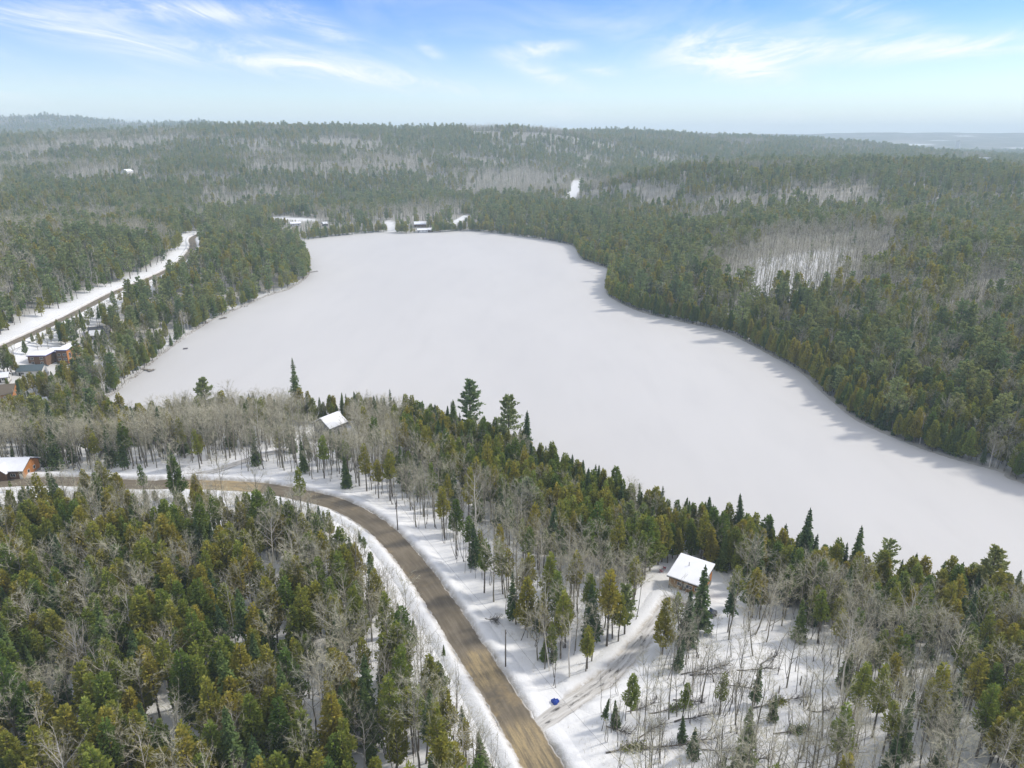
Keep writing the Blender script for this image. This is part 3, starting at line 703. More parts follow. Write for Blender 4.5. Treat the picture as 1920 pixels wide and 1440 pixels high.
CEDAR, SPRUCE, PINE, BARE, BIRCH, SAPLING = range(6)
KIND = ['cedar_tree', 'spruce_tree', 'pine_tree', 'bare_tree', 'birch_tree', 'sapling']
MATS = [('bark', 'cedar'), ('bark', 'spruce'), ('bark', 'pine'), ('grey', 'twig'), ('birch', 'btwig'), ('dead', 'twig')]
FORMS = {
    CEDAR: [lambda h: cedar(1, 11.5, 2.5, 0.10, h), lambda h: cedar(2, 12.5, 2.35, 0.16, h), lambda h: cedar(3, 11.0, 2.65, 0.14, h),
            lambda h: cedar(4, 13.5, 1.7, 0.36, h), lambda h: cedar(5, 12.5, 1.6, 0.44, h)],
    SPRUCE: [lambda h: spruce(11, 13, 1.9, 0.07, h), lambda h: spruce(12, 15, 1.7, 0.12, h), lambda h: spruce(13, 11, 1.8, 0.05, h), lambda h: spruce(14, 15.5, 1.35, 0.42, h)],
    PINE: [lambda h: pine(21, 20, 3.7, 0.22, h), lambda h: pine(22, 19, 3.3, 0.30, h), lambda h: pine(23, 21, 4.0, 0.18, h)],
    BARE: [lambda h: hardwood(31, 14, 2.9, 0.42, h), lambda h: hardwood(32, 15, 2.6, 0.48, h), lambda h: hardwood(33, 13, 3.1, 0.36, h), lambda h: hardwood(34, 15.5, 2.0, 0.55, h, True)],
    BIRCH: [lambda h: hardwood(41, 14, 2.3, 0.45, h, False, 0.55), lambda h: hardwood(42, 15, 1.9, 0.5, h, True, 0.5), lambda h: hardwood(43, 13, 2.6, 0.38, h, False, 0.5)],
    SAPLING: [lambda h: sapling(51, 8.5, h), lambda h: sapling(52, 10, h), lambda h: sapling(54, 7, h), lambda h: sapling(55, 11, h)]}
FORM_H = {CEDAR: [11.5, 12.5, 11, 13, 12], SPRUCE: [13, 15, 11, 15.5], PINE: [20, 19, 21], BARE: [14, 15, 13, 15.5], BIRCH: [14, 15, 13], SAPLING: [8.5, 10, 7, 11]}
PROTO = {}; POOL = {}
for k, forms in FORMS.items():
    ms = [M[x] for x in MATS[k]]; PROTO[k] = []; POOL[k] = bpy.data.collections.new(KIND[k] + '_forms')
    lows = []
    for i, f in enumerate(forms):
        a, c = f(True); PROTO[k].append((to_mesh('trunk', [a], ms[:1]), to_mesh('crown', [c], ms[1:])))
        o = bpy.data.objects.new('%s_form_%02d' % (KIND[k], i), to_mesh(KIND[k], [a, c], ms)); POOL[k].objects.link(o)
        a, c = f(False); lows.append(to_mesh(KIND[k] + '_far', [a, c], ms))
    for i, me in enumerate(lows): POOL[k].objects.link(bpy.data.objects.new('%s_form_%02d' % (KIND[k], 50 + i), me))

# ------------------------------------------------------------------ where trees stand
def planting():
    out = []
    for (y0, y1, cell, grow) in ((70, 340, 3.1, 1.0), (340, 900, 4.6, 1.0), (900, 1900, 7.2, 1.12), (1900, 4300, 11.0, 1.32), (4300, 5000, 17.0, 1.5)):
        ys = np.arange(y0, y1, cell)
        for r_, yy in enumerate(ys):
            half = 0.80*yy + 45; n = int(2*half/cell); xs = -half + (np.arange(n) + 0.5)*cell
            x = xs + RNG.uniform(-0.46, 0.46, n)*cell; y = yy + RNG.uniform(-0.46, 0.46, n)*cell
            out.append(np.stack([x, y, np.full(n, grow)], 1))
    n = 5200; yy = 90 + 170*RNG.random(n)                                   # extra thin stems near the roads
    out.append(np.stack([RNG.uniform(-0.8, 0.8, n)*yy, yy, np.full(n, -1.0)], 1))
    S, Nn, t = resample(np.column_stack([np.vstack([SHORE, SHORE[:1]]), np.zeros(len(SHORE) + 1)]), 2.6)   # evergreen hem at the waterline
    o = RNG.uniform(0.6, 3.5, len(S)); sgn = np.sign(lake_sd(S[:, 0] + Nn[:, 0]*2, S[:, 1] + Nn[:, 1]*2))
    q = S[:, :2] + Nn*(o*sgn)[:, None] + RNG.normal(0, 0.5, (len(S), 2)); hem_ok = np.abs(q[:, 0]) < 0.8*q[:, 1] + 45
    out.append(np.stack([q[hem_ok, 0], q[hem_ok, 1], np.full(hem_ok.sum(), 1.0)], 1))
    P = np.concatenate(out); x, y, grow = P.T; n = len(x)
    sd = lake_sd(x, y); d = np.hypot(x, y); keep = sd > 0.5
    dr, _, side, _ = line_dist(ROAD, x, y, 170); dd, _, _, _ = line_dist(DRIVE, x, y, 40); dl, _, sl, _ = line_dist(LROAD, x, y, 60); dn, _, _, _ = line_dist(LANE, x, y, 30)
    far = d > 360
    n1 = fbm(x/22, y/22, 21, 3); n2 = fbm(x/120, y/120, 31, 4); n3 = fbm(x/9, y/9, 41, 2)
    hem = (side < 0) & ~far                   # between the gravel road and the lake
    prob = np.full(n, 0.92); w = np.zeros((n, 6))
    # default woods: stands of evergreens and of hardwoods
    ev = smooth(0.41, 0.60, n2 + 0.35*(n1 - 0.5) + 0.03 + 0.05*(x > 0.15*y))
    pineish = smooth(0.5, 0.62, fbm(x/170, y/170, 77, 2))
    w[:, CEDAR] = 0.42*ev; w[:, SPRUCE] = 0.24*ev + 0.07; w[:, PINE] = 0.26*ev*(0.25 + pineish); w[:, BARE] = 0.70*(1-ev) + 0.10; w[:, BIRCH] = 0.10*(1-ev) + 0.03
    def put(mask, p, ws):
        prob[mask] = p if np.isscalar(p) else p[mask]; w[mask] = ws
    # evergreen wood across the gravel road from the lake
    W = (side > 0) & (d < 330) & (x < 40) & (dr < 1e8)
    Wn = (dr >= 1e8) & (d < 330) & (y < 230) & (x < 0)
    deep = smooth(14, 48, dr); front = smooth(215, 130, y + 0.35*x*0)
    put(W | Wn, 0.78 + 0.16*deep - 0.62*(n1 < 0.42)*(0.55 + 0.45*(1-deep)), [0.68, 0.13, 0.0, 0.06, 0.09, 0.04])
    mix_ = (W | Wn) & (n1 + 0.20*(1-deep) > 0.60); put(mix_, 0.74, [0.36, 0.17, 0.0, 0.25, 0.11, 0.11])
    edge = W & (dr < 11); put(edge, 0.42, [0.18, 0.24, 0, 0.16, 0.04, 0.38])
    # belt between road and shore
    E = hem & (y < 320) & (x > -190)
    put(E, 0.74, [0.20, 0.09, 0.0, 0.52, 0.10, 0.09])
    put(E & (n1 < 0.44), 0.8, [0.46, 0.20, 0.02, 0.22, 0.07, 0.03])
    put(E & (sd < 44), 0.97, [0.62, 0.22, 0.002, 0.10, 0.035, 0.02]); put(E & (sd < 9), 0.97, [0.52, 0.44, 0.002, 0.03, 0.01, 0.0])
    put(E & (dr < 26) & (dr > 9) & (sd > 30), 0.50, [0.13, 0.10, 0.0, 0.42, 0.08, 0.27])
    hard = inside(A_HARD, x, y) & (sd > 6); put(hard, 0.93, [0.03, 0.04, 0.0, 0.82, 0.07, 0.04])
    put(hard & (n3 > 0.66), 0.9, [0.3, 0.4, 0.02, 0.26, 0.02, 0.0])
    # fields of felled and thinned trees beyond the driveway
    RT = (x > 15) & (y < 175) & (sd > 26) & (d < 300) & (side < 0)
    put(RT & (x > 62), 0.62, [0.16, 0.10, 0.0, 0.42, 0.10, 0.22]); put(inside(A_LOT, x, y), 0.12, [0.05, 0.02, 0.0, 0.28, 0.05, 0.60])
    put(inside(A_REDGE, x, y), 0.9, [0.62, 0.16, 0.0, 0.13, 0.05, 0.04])
    put(inside(A_VEE, x, y), 0.10, [0.1, 0.15, 0, 0.25, 0.1, 0.4]); put(inside(A_GROVE, x, y), 0.75, [0.45, 0.10, 0, 0.30, 0.15, 0.0])
    # shores
    sh = (sd < 16) & (y > 330); put(sh, 0.97, [0.74, 0.18, 0.03, 0.03, 0.02, 0.0])
    rs = (sd >= 12) & (sd < 110) & (x > 40) & (y > 175) & (y > 330 - 1.0*x) & ~hem; put(rs, 0.95, [0.46, 0.24, 0.15, 0.11, 0.04, 0.0])
    put((x > 0.30*y) & (y > 380) & (y < 1000) & (sd > 90) & ~inside(A_PATCH, x, y) & (n1 > 0.38), 0.95, [0.40, 0.16, 0.10, 0.28, 0.06, 0.0])
    put(inside(A_BROWN, x, y) & (sd > 40) & (n1 > 0.42), 0.93, [0.40, 0.13, 0.05, 0.36, 0.06, 0.0])
    lf = (x < -140) & (y > 240) & (sd < 130) & (y < 900); put(lf, 0.74, [0.50, 0.14, 0.20, 0.11, 0.05, 0.0])
    put(lf & (y < 335), 0.85, [0.62, 0.16, 0.01, 0.16, 0.05, 0.0])
    put(lf & (n1 > 0.54), 0.42, [0.25, 0.12, 0.1, 0.38, 0.12, 0.03])
    put((x < -250) & (y > 240) & (y < 640) & (sd >= 90) & (n1 > 0.50), 0.8, [0.2, 0.12, 0.12, 0.36, 0.19, 0.01])
    # hardwood stands on the hills
    for A, p, e in ((A_PATCH, 0.88, 55), (A_MID, 0.95, 160), (A_MID2, 0.95, 160)):
        q = poly_sd(A, x, y) + e*(n1 - 0.5)*2
        put(q < 0, p, [0.0, 0.015, 0.0, 0.95, 0.035, 0.0]); put((q >= 0) & (q < e*0.5) & (n3 > 0.5), 0.92, [0.22, 0.1, 0.05, 0.56, 0.07, 0.0])
    # open ground
    for m in (dr < ROAD_W + np.where(side > 0, 2.6, 6.5) + 3.0*(n3 - 0.4), dd < DRIVE_W + 1.8, dl < LROAD_W + np.where(sl > 0, 9.0, 4.0) + 8*(n3 - 0.5), dn < LANE_W + 1.0,
              inside(A_YARD, x, y), inside(A_HOUSE, x, y) & (n3 > 0.25)): prob[m] = 0
    for C, wd in TRACKS: prob[line_dist(C, x, y, 30)[0] < wd] = 0
    for (hx, hy, hr) in HOUSE_SPOTS: prob[np.hypot(x-hx, y-hy) < hr] = 0
    extra = grow < 0; grow = np.abs(grow)
    prob = np.where(extra, np.where(prob > 0, np.where((dr < 34) | inside(A_LOT, x, y) | ((x > 55) & (y < 190)), 0.62, 0.16), 0)*(sd > 16)*(n1 > 0.36), prob)
    w[extra] = [0.03, 0.03, 0.0, 0.14, 0.03, 0.77]
    keep &= RNG.random(n) < prob
    cw = np.cumsum(w, 1); cw /= cw[:, -1:]; kind = (RNG.random(n)[:, None] > cw).sum(1).clip(0, 5)
    keep &= ~((kind == SAPLING) & (d > 330))
    lot = inside(A_LOT, x, y) | inside(A_VEE, x, y)
    scl = np.clip(RNG.normal(1.0, 0.16, n), 0.62, 1.4)
    scl *= np.where((kind == SPRUCE) & (RNG.random(n) < 0.25), 0.62, 1.0)*np.where(lot & (kind < 2), 0.72, 1.0)*np.where((sd < 12), 0.9, 1.0)
    scl *= np.where(kind == CEDAR, 1.12, 1.0)*np.where((kind == PINE) & (d > 340), 0.95, 1.0)*grow
    return [a[keep] for a in (x, y, kind, scl, sd, d, side, dr, lot)]

# ------------------------------------------------------------------ houses
def window(parent, c, w, h, face, mat='trim'):
    """frame with a recessed pane; face is the outward direction in the house's own axes"""
    nx, ny = face; f = MB(); t = 0.09
    def bar(a, z, dw, dh):
        p = (c[0] + (-ny)*a + nx*0.03, c[1] + nx*a + ny*0.03, c[2] + z)
        f.box(p, (abs(ny)*dw + abs(nx)*0.10, abs(nx)*dw + abs(ny)*0.10, dh))
    bar(-w/2 + t/2, 0, t, h); bar(w/2 - t/2, 0, t, h); bar(0, h/2 - t/2, w - 2*t, t); bar(0, -h/2 + t/2, w - 2*t, t)
    if w > 1.3: bar(0, 0, t*0.7, h - 2*t)
    o = f.build('window', M[mat], parent)
    g = MB().box((c[0] + nx*0.012, c[1] + ny*0.012, c[2]), (abs(ny)*(w - t) + abs(nx)*0.03, abs(nx)*(w - t) + abs(ny)*0.03, h - t))
    g.build('pane', M['glass'], o)
def door(parent, c, w, h, face, mat):
    nx, ny = face
    o = MB().box((c[0] + nx*0.03, c[1] + ny*0.03, c[2] + h/2), (abs(ny)*w + abs(nx)*0.09, abs(nx)*w + abs(ny)*0.09, h)).build('door', M[mat], parent)
    MB().box((c[0] + nx*0.11 - ny*w*0.36, c[1] + ny*0.11 + nx*w*0.36, c[2] + h*0.48), (0.07, 0.07, 0.14)).build('handle', M['chrome'], o)
def frame_of(p0, p1, W):
    p0, p1 = np.array(p0[:2]), np.array(p1[:2]); d = p1 - p0; L = float(np.linalg.norm(d)); rz = math.atan2(d[1], d[0])
    back = np.array([-math.sin(rz), math.cos(rz)]); c = (p0 + p1)/2 + back*W/2
    return c, rz, L
def eaves(u0, v0, u1, v1, zb, wh): return at(u0, v0, zb + wh), at(u1, v1, zb + wh)
def house(name, label, p0, p1, zb, W, wh, rise, wall, roof='shingle', snow=0.28, over=0.5, shed=False, wins=(), doors=(), chimney=None, cat='house', gable=None, group=None, spot=3.0, cover=True):
    c, rz, L = frame_of(p0, p1, W); h = empty(name, (c[0], c[1], zb), rz); tag(h, label, cat, group)
    HOUSE_SPOTS.append((c[0], c[1], max(L, W)*0.5 + spot))
    x, y = L/2, W/2
    MB().box((0, 0, -0.45), (L + 0.12, W + 0.12, 1.3)).build('foundation', M['concrete'], h)
    w = MB()
    if shed: prof = [(-y, 0.21), (y, 0.21), (y, wh + rise), (-y, wh)]
    else: prof = [(-y, 0.21), (y, 0.21), (y, wh), (0, wh + rise), (-y, wh)]
    n = len(prof); w.add([(-x, a, b) for a, b in prof] + [(x, a, b) for a, b in prof],
                         [tuple(range(n))[::-1], tuple(range(n, 2*n))] + [(i, (i+1) % n, (i+1) % n + n, i + n) for i in range(n)])
    w.build('wall', M[wall], h)
    if gable:                                           # end wall set just proud of the shell, sunlit tone put into its colour
        g = MB(); gx_ = x + 0.03; pr = [(a*0.992, b) for a, b in prof]
        g.add([(gx_, a, b) for a, b in pr] + [(x - 0.02, a, b) for a, b in pr], [tuple(range(n))] + [(i, i+n, (i+1) % n + n, (i+1) % n) for i in range(n)])
        g.build('gable_wall', M[gable], h)
    rf = MB(); sn = MB(); rm = MB()
    def slab(b, y0, z0, y1, z1, t, up, ex):
        d = np.array([y1-y0, z1-z0]); d /= np.linalg.norm(d); nrm = np.array([-d[1], d[0]]); nrm *= np.sign(nrm[1])
        q = [(y0, z0), (y1, z1)]; lo = [np.array(p) + nrm*up for p in q]; hi = [p + nrm*t for p in lo]
        P = [(s*ex, p[0], p[1]) for s in (-1, 1) for p in (lo[0], lo[1], hi[1], hi[0])]
        b.add(P, [(0,1,2,3), (7,6,5,4), (0,4,5,1), (1,5,6,2), (2,6,7,3), (3,7,4,0)])
    X = x + over
    if shed:
        s = rise/W; slab(rf, -y - over, wh - s*over, y + over, wh + rise + s*over, 0.22, 0.02, X)
        slab(sn, -y - over + 0.06, wh - s*(over - 0.06), y + over - 0.06, wh + rise + s*(over - 0.06), snow, 0.243, X - 0.06)
    else:
        s = rise/y
        for sg in (-1, 1):
            slab(rf, sg*(y + over), wh - s*over, 0, wh + rise, 0.2, 0.02, X)
            slab(sn, sg*(y + over - 0.06), wh - s*(over - 0.06), sg*0.0, wh + rise, snow, 0.225, X - 0.05)
    ro = rf.build('roof', M[roof], h)
    if cover and snow > 0: sn.build('snow_cover', M['roof_snow'], ro)
    if chimney:
        cx, cy, ch = chimney; zt = wh + rise*(1 - abs(cy)/y) if not shed else wh + rise*(cy + y)/W
        k = MB().box((cx, cy, zt + ch/2 - 0.3), (0.6, 0.6, ch)); k.box((cx, cy, zt + ch - 0.24), (0.78, 0.78, 0.12)); k.build('chimney', M['concrete'], ro)
    F = {'f': (0, -1), 'b': (0, 1), 'l': (-1, 0), 'r': (1, 0)}
    for (fc, a, z, ww, hh) in wins:
        nx, ny = F[fc]; window(h, ((nx*(x + (0.03 if gable and fc == 'r' else 0))) + (-ny)*a, ny*y + nx*a, z), ww, hh, (nx, ny))
    for (fc, a, m) in doors:
        nx, ny = F[fc]; door(h, (nx*x + (-ny)*a, ny*y + nx*a, 0.22), 1.0, 2.05, (nx, ny), m)
    return h, x, y

def cabin():
    zb = hz(47, 157) + 0.25; p0, p1 = eaves(1255, 1079.5, 1314, 1100, zb, 3.1)
    h, x, y = house('cabin', 'brown timber cabin with snow-covered shed roof at the end of the driveway', p0, p1, zb, 8.6, 3.1, 1.5, 'cedarwall', 'darktrim', 0.3, 0.55, True,
                    [('f', -1.4, 1.75, 1.3, 1.1), ('f', 1.2, 1.75, 1.8, 1.2), ('f', 3.2, 1.75, 0.9, 1.0), ('r', -1.6, 1.8, 1.2, 1.2), ('r', 1.6, 2.0, 1.6, 1.4)],
                    [('f', -0.15, 'darktrim')], None, 'cabin', 'sunlit_orange', None, 1.5)
    s = MB()
    s.box((-0.15, -y - 0.8, 0.12), (2.2, 1.5, 0.16)); s.box((-0.15, -y - 1.72, -0.05), (1.6, 0.34, 0.14)); s.box((-0.15, -y - 2.06, -0.22), (1.6, 0.34, 0.14))
    st = s.build('porch', M['cedarwall'], h)
    for a in (-1.15, 0.85):
        r = MB()
        for b in (-1.5, -0.15): r.box((a, -y + b, 0.65), (0.1, 0.1, 0.92))
        r.box((a, -y - 0.82, 1.15), (0.08, 1.42, 0.08)); r.build('railing', M['cedarwall'], st)
    k = MB().tube([(-1.0, 1.0, 3.9), (-1.0, 1.0, 5.6)], 0.12, 8); k.build('flue_pipe', M['chrome'], h)
cabin()
def grey_house():
    zb = hz(-76, 262) + 0.3; p0, p1 = eaves(618, 803.5, 649, 791, zb, 5.0)
    house('grey_house', 'grey sided house with white snowy gable roof among bare trees near the lake', p0, p1, zb, 9.6, 5.0, 3.0, 'greywall', 'shingle', 0.3, 0.5, False,
          [('f', -2.6, 1.7, 1.3, 1.2), ('f', 0.2, 1.7, 1.8, 1.3), ('f', 2.6, 1.7, 1.0, 1.1), ('f', -1.8, 3.9, 1.1, 1.0), ('f', 1.6, 3.9, 1.1, 1.0), ('l', -2.2, 1.7, 1.1, 1.2), ('l', 1.9, 3.9, 1.1, 1.2), ('l', 0.3, 5.6, 0.7, 0.8)],
          [('f', -4.0, 'trim')], (0.5, 1.5, 1.7), spot=2.0)
grey_house()
def edge_house():
    zb = hz(-152, 212) + 0.2; p0, p1 = eaves(-14, 884, 41, 882.5, zb, 3.4)
    h, x, y = house('bungalow', 'white-roofed bungalow with orange end wall beside the bend of gravel road', p0, p1, zb, 9.5, 3.4, 2.3, 'brownwall', 'shingle', 0.3, 0.6, False,
          [('f', 1.5, 1.8, 1.6, 1.2), ('f', -2.0, 1.8, 1.4, 1.2), ('r', -1.6, 1.8, 1.2, 1.2), ('r', 1.6, 1.8, 1.2, 1.2)], [('f', 4.0, 'trim')], (-2.2, 0.8, 1.5), gable='sunlit_orange', spot=2.0)
    # cross gable toward the road
    a = MB(); a.add([(-4.2, -y - 1.6, 0.21), (0.2, -y - 1.6, 0.21), (0.2, -y - 1.6, 3.2), (-2.0, -y - 1.6, 4.9), (-4.2, -y - 1.6, 3.2),
                     (-4.2, -y + 0.05, 0.21), (0.2, -y + 0.05, 0.21), (0.2, -y + 0.05, 3.2), (-2.0, -y + 0.05, 4.9), (-4.2, -y + 0.05, 3.2)],
                    [(0,1,2,3,4), (1,6,7,2), (0,4,9,5)]); w = a.build('entry_gable', M['brownwall'], h)
    s = MB(); s.add([(-4.6, -y - 1.9, 3.0), (-2.0, -y - 1.9, 5.05), (-2.0, 0.4, 5.05), (-4.6, -y + 0.9, 3.0), (-4.6, -y - 1.9, 3.3), (-2.0, -y - 1.9, 5.38), (-2.0, 0.4, 5.38), (-4.6, -y + 0.9, 3.3)],
                    [(0,1,5,4), (4,5,6,7), (0,4,7,3), (0,3,2,1)])
    s.add([(0.6, -y - 1.9, 3.0), (-2.0, -y - 1.9, 5.05), (-2.0, 0.4, 5.05), (0.6, -y + 0.9, 3.0), (0.6, -y - 1.9, 3.3), (-2.0, -y - 1.9, 5.38), (-2.0, 0.4, 5.38), (0.6, -y + 0.9, 3.3)],
          [(1,0,4,5), (5,4,7,6), (4,0,3,7), (0,1,2,3)]); s.build('snow_cover', M['roof_snow'], w)
edge_house()
def flat_house():
    c = hit(92, 690); zb = c[2] + 0.2
    q0, q1 = at(53, 667.5, zb + 5.6), at(127, 645.5, zb + 6.4); d = q1[:2] - q0[:2]
    p0, p1 = at(53, 668, zb + 5.6), at(78, 667, zb + 5.6); w = float(np.linalg.norm(p1[:2] - p0[:2])); rz = 0.03
    h = empty('flat_roofed_house', (p0[0], p0[1], zb), rz)
    tag(h, 'flat-roofed modern house with violet roof edges and brown walls, sunlit orange at one end', 'house')
    HOUSE_SPOTS.append((p0[0] + 6, p0[1] + 8, 15.0)); HOUSE_SPOTS.append((p0[0] + 10, p0[1] - 4, 7.0))
    blocks = [('wing', (4.0, 4.0), (9.0, 8.0), 5.6, 'brownwall'), ('link', (7.2, 11.8), (7.0, 7.6), 5.3, 'brownwall'), ('tower', (13.2, 13.0), (5.4, 13.0), 6.6, 'brownwall')]
    for (nm, (cx, cy), (dx, dy), hh, mt) in blocks:
        b = MB().box((cx, cy, hh/2 - 0.4), (dx, dy, hh + 0.8)).build(nm, M[mt], h)
        MB().box((cx, cy, hh + 0.16), (dx + 0.9, dy + 0.9, 0.34)).build('fascia', M['fascia'], b)
        MB().box((cx, cy, hh + 0.44), (dx + 0.7, dy + 0.7, 0.24)).build('snow_cover', M['roof_snow'], b)
        if nm != 'link':
            for k in (-0.27, 0.27):
                window(h, (cx + dx*k, cy - dy/2, 1.8), 1.6, 1.5, (0, -1)); window(h, (cx + dx*k, cy - dy/2, 4.3), 1.6, 1.4, (0, -1))
        if nm == 'tower':
            MB().box((cx + dx/2 + 0.03, cy, hh/2 - 0.2), (0.1, dy - 0.1, hh)).build('sunlit_end_panel', M['sunlit_orange'], h)  # brown wall's sunlit end, painted as an orange panel
            for k in (-4.0, 0, 4.0): window(h, (cx + dx/2 + 0.08, cy + k, 3.4), 1.8, 3.0, (1, 0))
flat_house()
def simple(name, label, u0, v0, u1, v1, zb_px, W, wh, rise, wall, roof, snow=0.3, cover=True, gable=None, doors=(), chimney=None, group=None, spot=1.5, cat='house', nwin=2):
    c = hit(*zb_px); zb = c[2] + 0.2; p0, p1 = eaves(u0, v0, u1, v1, zb, wh); L = float(np.linalg.norm((p1-p0)[:2]))
    wins = [('f', L*(k + 0.5)/nwin - L/2 + 0.3, 1.7, min(1.5, L/nwin*0.5), 1.2) for k in range(nwin)] + [('r', 0.0, 1.7, 1.2, 1.2), ('l', 0.0, 1.7, 1.2, 1.2)]
    return house(name, label, p0, p1, zb, W, wh, rise, wall, roof, snow, 0.5, False, wins, doors or [('f', -L/2 + 0.9, 'darktrim')], chimney, cat, gable, group, spot, cover)
simple('garage', 'long slate-grey roofed garage in front of the flat-roofed house', 32, 696, 77, 694, (55, 706), 7.0, 3.0, 1.9, 'whitewall', 'tealroof', 0.0, False, nwin=3, cat='garage')
simple('shed', 'small snow-roofed shed standing next to the long slate-grey garage', -6, 709, 14, 707, (8, 716), 5.0, 2.6, 1.5, 'whitewall', 'shingle', cat='shed', nwin=1)
simple('brown_roofed_house', 'house with bare brown shingle roof and orange gable below the garage', -40, 742, 22, 738, (5, 752), 9.0, 3.4, 3.2, 'cedarwall', 'brownroof', 0.0, False, 'sunlit_orange', chimney=(-2, 0.6, 1.4))
simple('dark_roofed_house', 'long dark-roofed house with orange end wall between hillside road and lake', 166, 624, 206, 620, (186, 632), 9.0, 3.2, 2.2, 'greywall', 'shingle', 0.0, False, 'sunlit_orange', nwin=3)
simple('porch_shed', 'white snow-capped gable shed in front of the long dark-roofed house', 168, 629, 186, 628, (178, 634), 4.5, 2.4, 2.0, 'greywall', 'shingle', 0.35, cat='shed', nwin=1)
simple('white_trailer', 'small white hut half hidden in cedars by the frozen shore', 78, 752, 88, 750, (84, 757), 3.0, 2.2, 0.8, 'whitewall', 'trim', 0.2, cat='hut', nwin=1)
simple('lakeside_lodge', 'dark lodge with broad snowy roof up the bank from the boathouse', 777, 421, 799, 420.5, (788, 428), 10, 4.2, 3.0, 'brownwall', 'shingle', 0.4, nwin=3, spot=3)
simple('boathouse', 'low white-roofed boathouse at the frozen water edge on the far shore', 783, 432, 802, 431.5, (793, 436.5), 8, 2.8, 1.6, 'whitewall', 'shingle', 0.4, nwin=3, cat='boathouse', spot=2.5)
simple('lakeside_cottage', 'small snow-roofed cottage beside the boathouse', 804, 431.5, 812, 431, (808, 436), 7, 2.8, 2.0, 'brownwall', 'shingle', 0.4, nwin=1, cat='cottage', spot=2.0)
simple('red_cottage', 'red and white cottage among pines above the wooded point', 465, 441, 479, 440, (472, 447), 7, 3.0, 1.8, 'redwall', 'shingle', 0.35, nwin=2, cat='cottage', spot=5)
simple('shore_cottage', 'pale cottage with snowy roof by the clearing at the head of the bay', 545, 420, 564, 419, (555, 425), 8, 3.2, 2.0, 'whitewall', 'shingle', 0.4, nwin=2, cat='cottage', spot=6)
simple('bay_cottage', 'small white-roofed cottage behind the shoreline cedars of the bay', 606, 420, 615, 419.5, (610, 424), 7, 3.0, 2.0, 'greywall', 'shingle', 0.4, nwin=1, cat='cottage', spot=3)
simple('hill_house', 'lone pale house high on the wooded hillside', 238, 322, 250, 321, (244, 328), 12, 7, 4, 'whitewall', 'shingle', 0.4, nwin=2, spot=9)
def far_block():
    Yt = 4800; c = atY(1795, 279, Yt); z = hz(c[0], Yt); top = atY(1795, 265, Yt)[2]; b = atY(1791, 270, Yt)[0]; e = atY(1799, 270, Yt)[0]; w = e - b
    h = empty('tower_block', (c[0], Yt, z), 0.87); tag(h, 'tall white tower block standing on the hazy far hills', 'tower block')
    H = max(40, top - z); MB().box((0, 0, H/2), (w, 22, H)).build('wall', M['whitewall'], h)
    r = MB().box((0, 0, H + 0.6), (w + 1, 23, 1.2)); r.box((w*0.15, 0, H + 3), (8, 8, 5)); r.build('roof', M['concrete'], h)
    for k in range(int(H//3.4)):
        for s in range(4):
            o = MB().box((-w/2 + w*(s + 0.5)/4, -11.03, 2.2 + 3.4*k), (w*0.15, 0.12, 1.5)).build('window', M['glass'], h)
far_block()
def far_house(name, label, u, v, Y, L, W, H):
    c = atY(u, v, Y); z = hz(c[0], Y); HOUSE_SPOTS.append((c[0], Y, L*0.6)); h = empty(name, (c[0], Y, z), 0.0); tag(h, label, 'building')
    MB().box((0, 0, H/2 - 1), (L, W, H + 2)).build('wall', M['whitewall'], h)
    r = MB(); r.prism([(-L/2 - 1, H + 0.02), (L/2 + 1, H + 0.02), (L/2 + 1, H + 2), (-L/2 - 1, H + 2)], -W/2 - 1, W/2 + 1); r.build('roof', M['roof_snow'], h)
    for k in range(5): MB().box((-L/2 + L*(k + 0.5)/5, -W/2 - 0.03, H*0.5), (L*0.1, 0.12, H*0.35)).build('window', M['glass'], h)
far_house('warehouse', 'long low white building showing above the dark conifer ridge', 1845, 299, 2450, 30, 18, 13)

# ------------------------------------------------------------------ poles, wire, car and small things
def utility_pole(u, v, label, H=10.0):
    c = hit(u, v); z = hz(c[0], c[1]); p = empty('utility_pole', (c[0], c[1], z), 0.6); tag(p, label, 'utility pole', 'poles along the gravel road')
    MB().tube([(0, 0, -0.8), (0, 0, H*0.5), (0, 0, H)], [0.17, 0.145, 0.115], 10).build('pole', M['pole'], p, True)
    i = MB().tube([(0, 0, H), (0, 0, H + 0.12), (0, 0, H + 0.3)], [0.04, 0.07, 0.05], 8); i.build('insulator', M['trim'], p)
    MB().box((0.17, 0, H - 0.9), (0.1, 0.14, 0.35)).build('bracket', M['wire'], p)
    return np.array([c[0], c[1], z + H + 0.2])
pa = utility_pole(948, 1254, 'bare utility pole on open snow between gravel road and driveway')
pb = utility_pole(746, 996, 'utility pole at the wood edge beside the outside of the road bend')
pc = utility_pole(655, 905, 'utility pole by bare trees where the gravel road starts to bend')
pd = np.array([22.0, 84.0, 22.5])
def wire(a, b, label):
    t = np.linspace(0, 1, 14)[:, None]; P = a + (b-a)*t; P[:, 2] -= 4*t[:, 0]*(1-t[:, 0])*1.2
    o = MB().tube(P, 0.016, 4).build('overhead_wire', M['wire']); tag(o, label, 'wire', 'wires along the gravel road')
wire(pb, pa, 'overhead wire strung from the bend to the pole on open snow'); wire(pc, pb, 'overhead wire strung to the pole outside the road bend')
wire(pa, pd, 'overhead wire running from the pole on open snow over the driveway mouth')

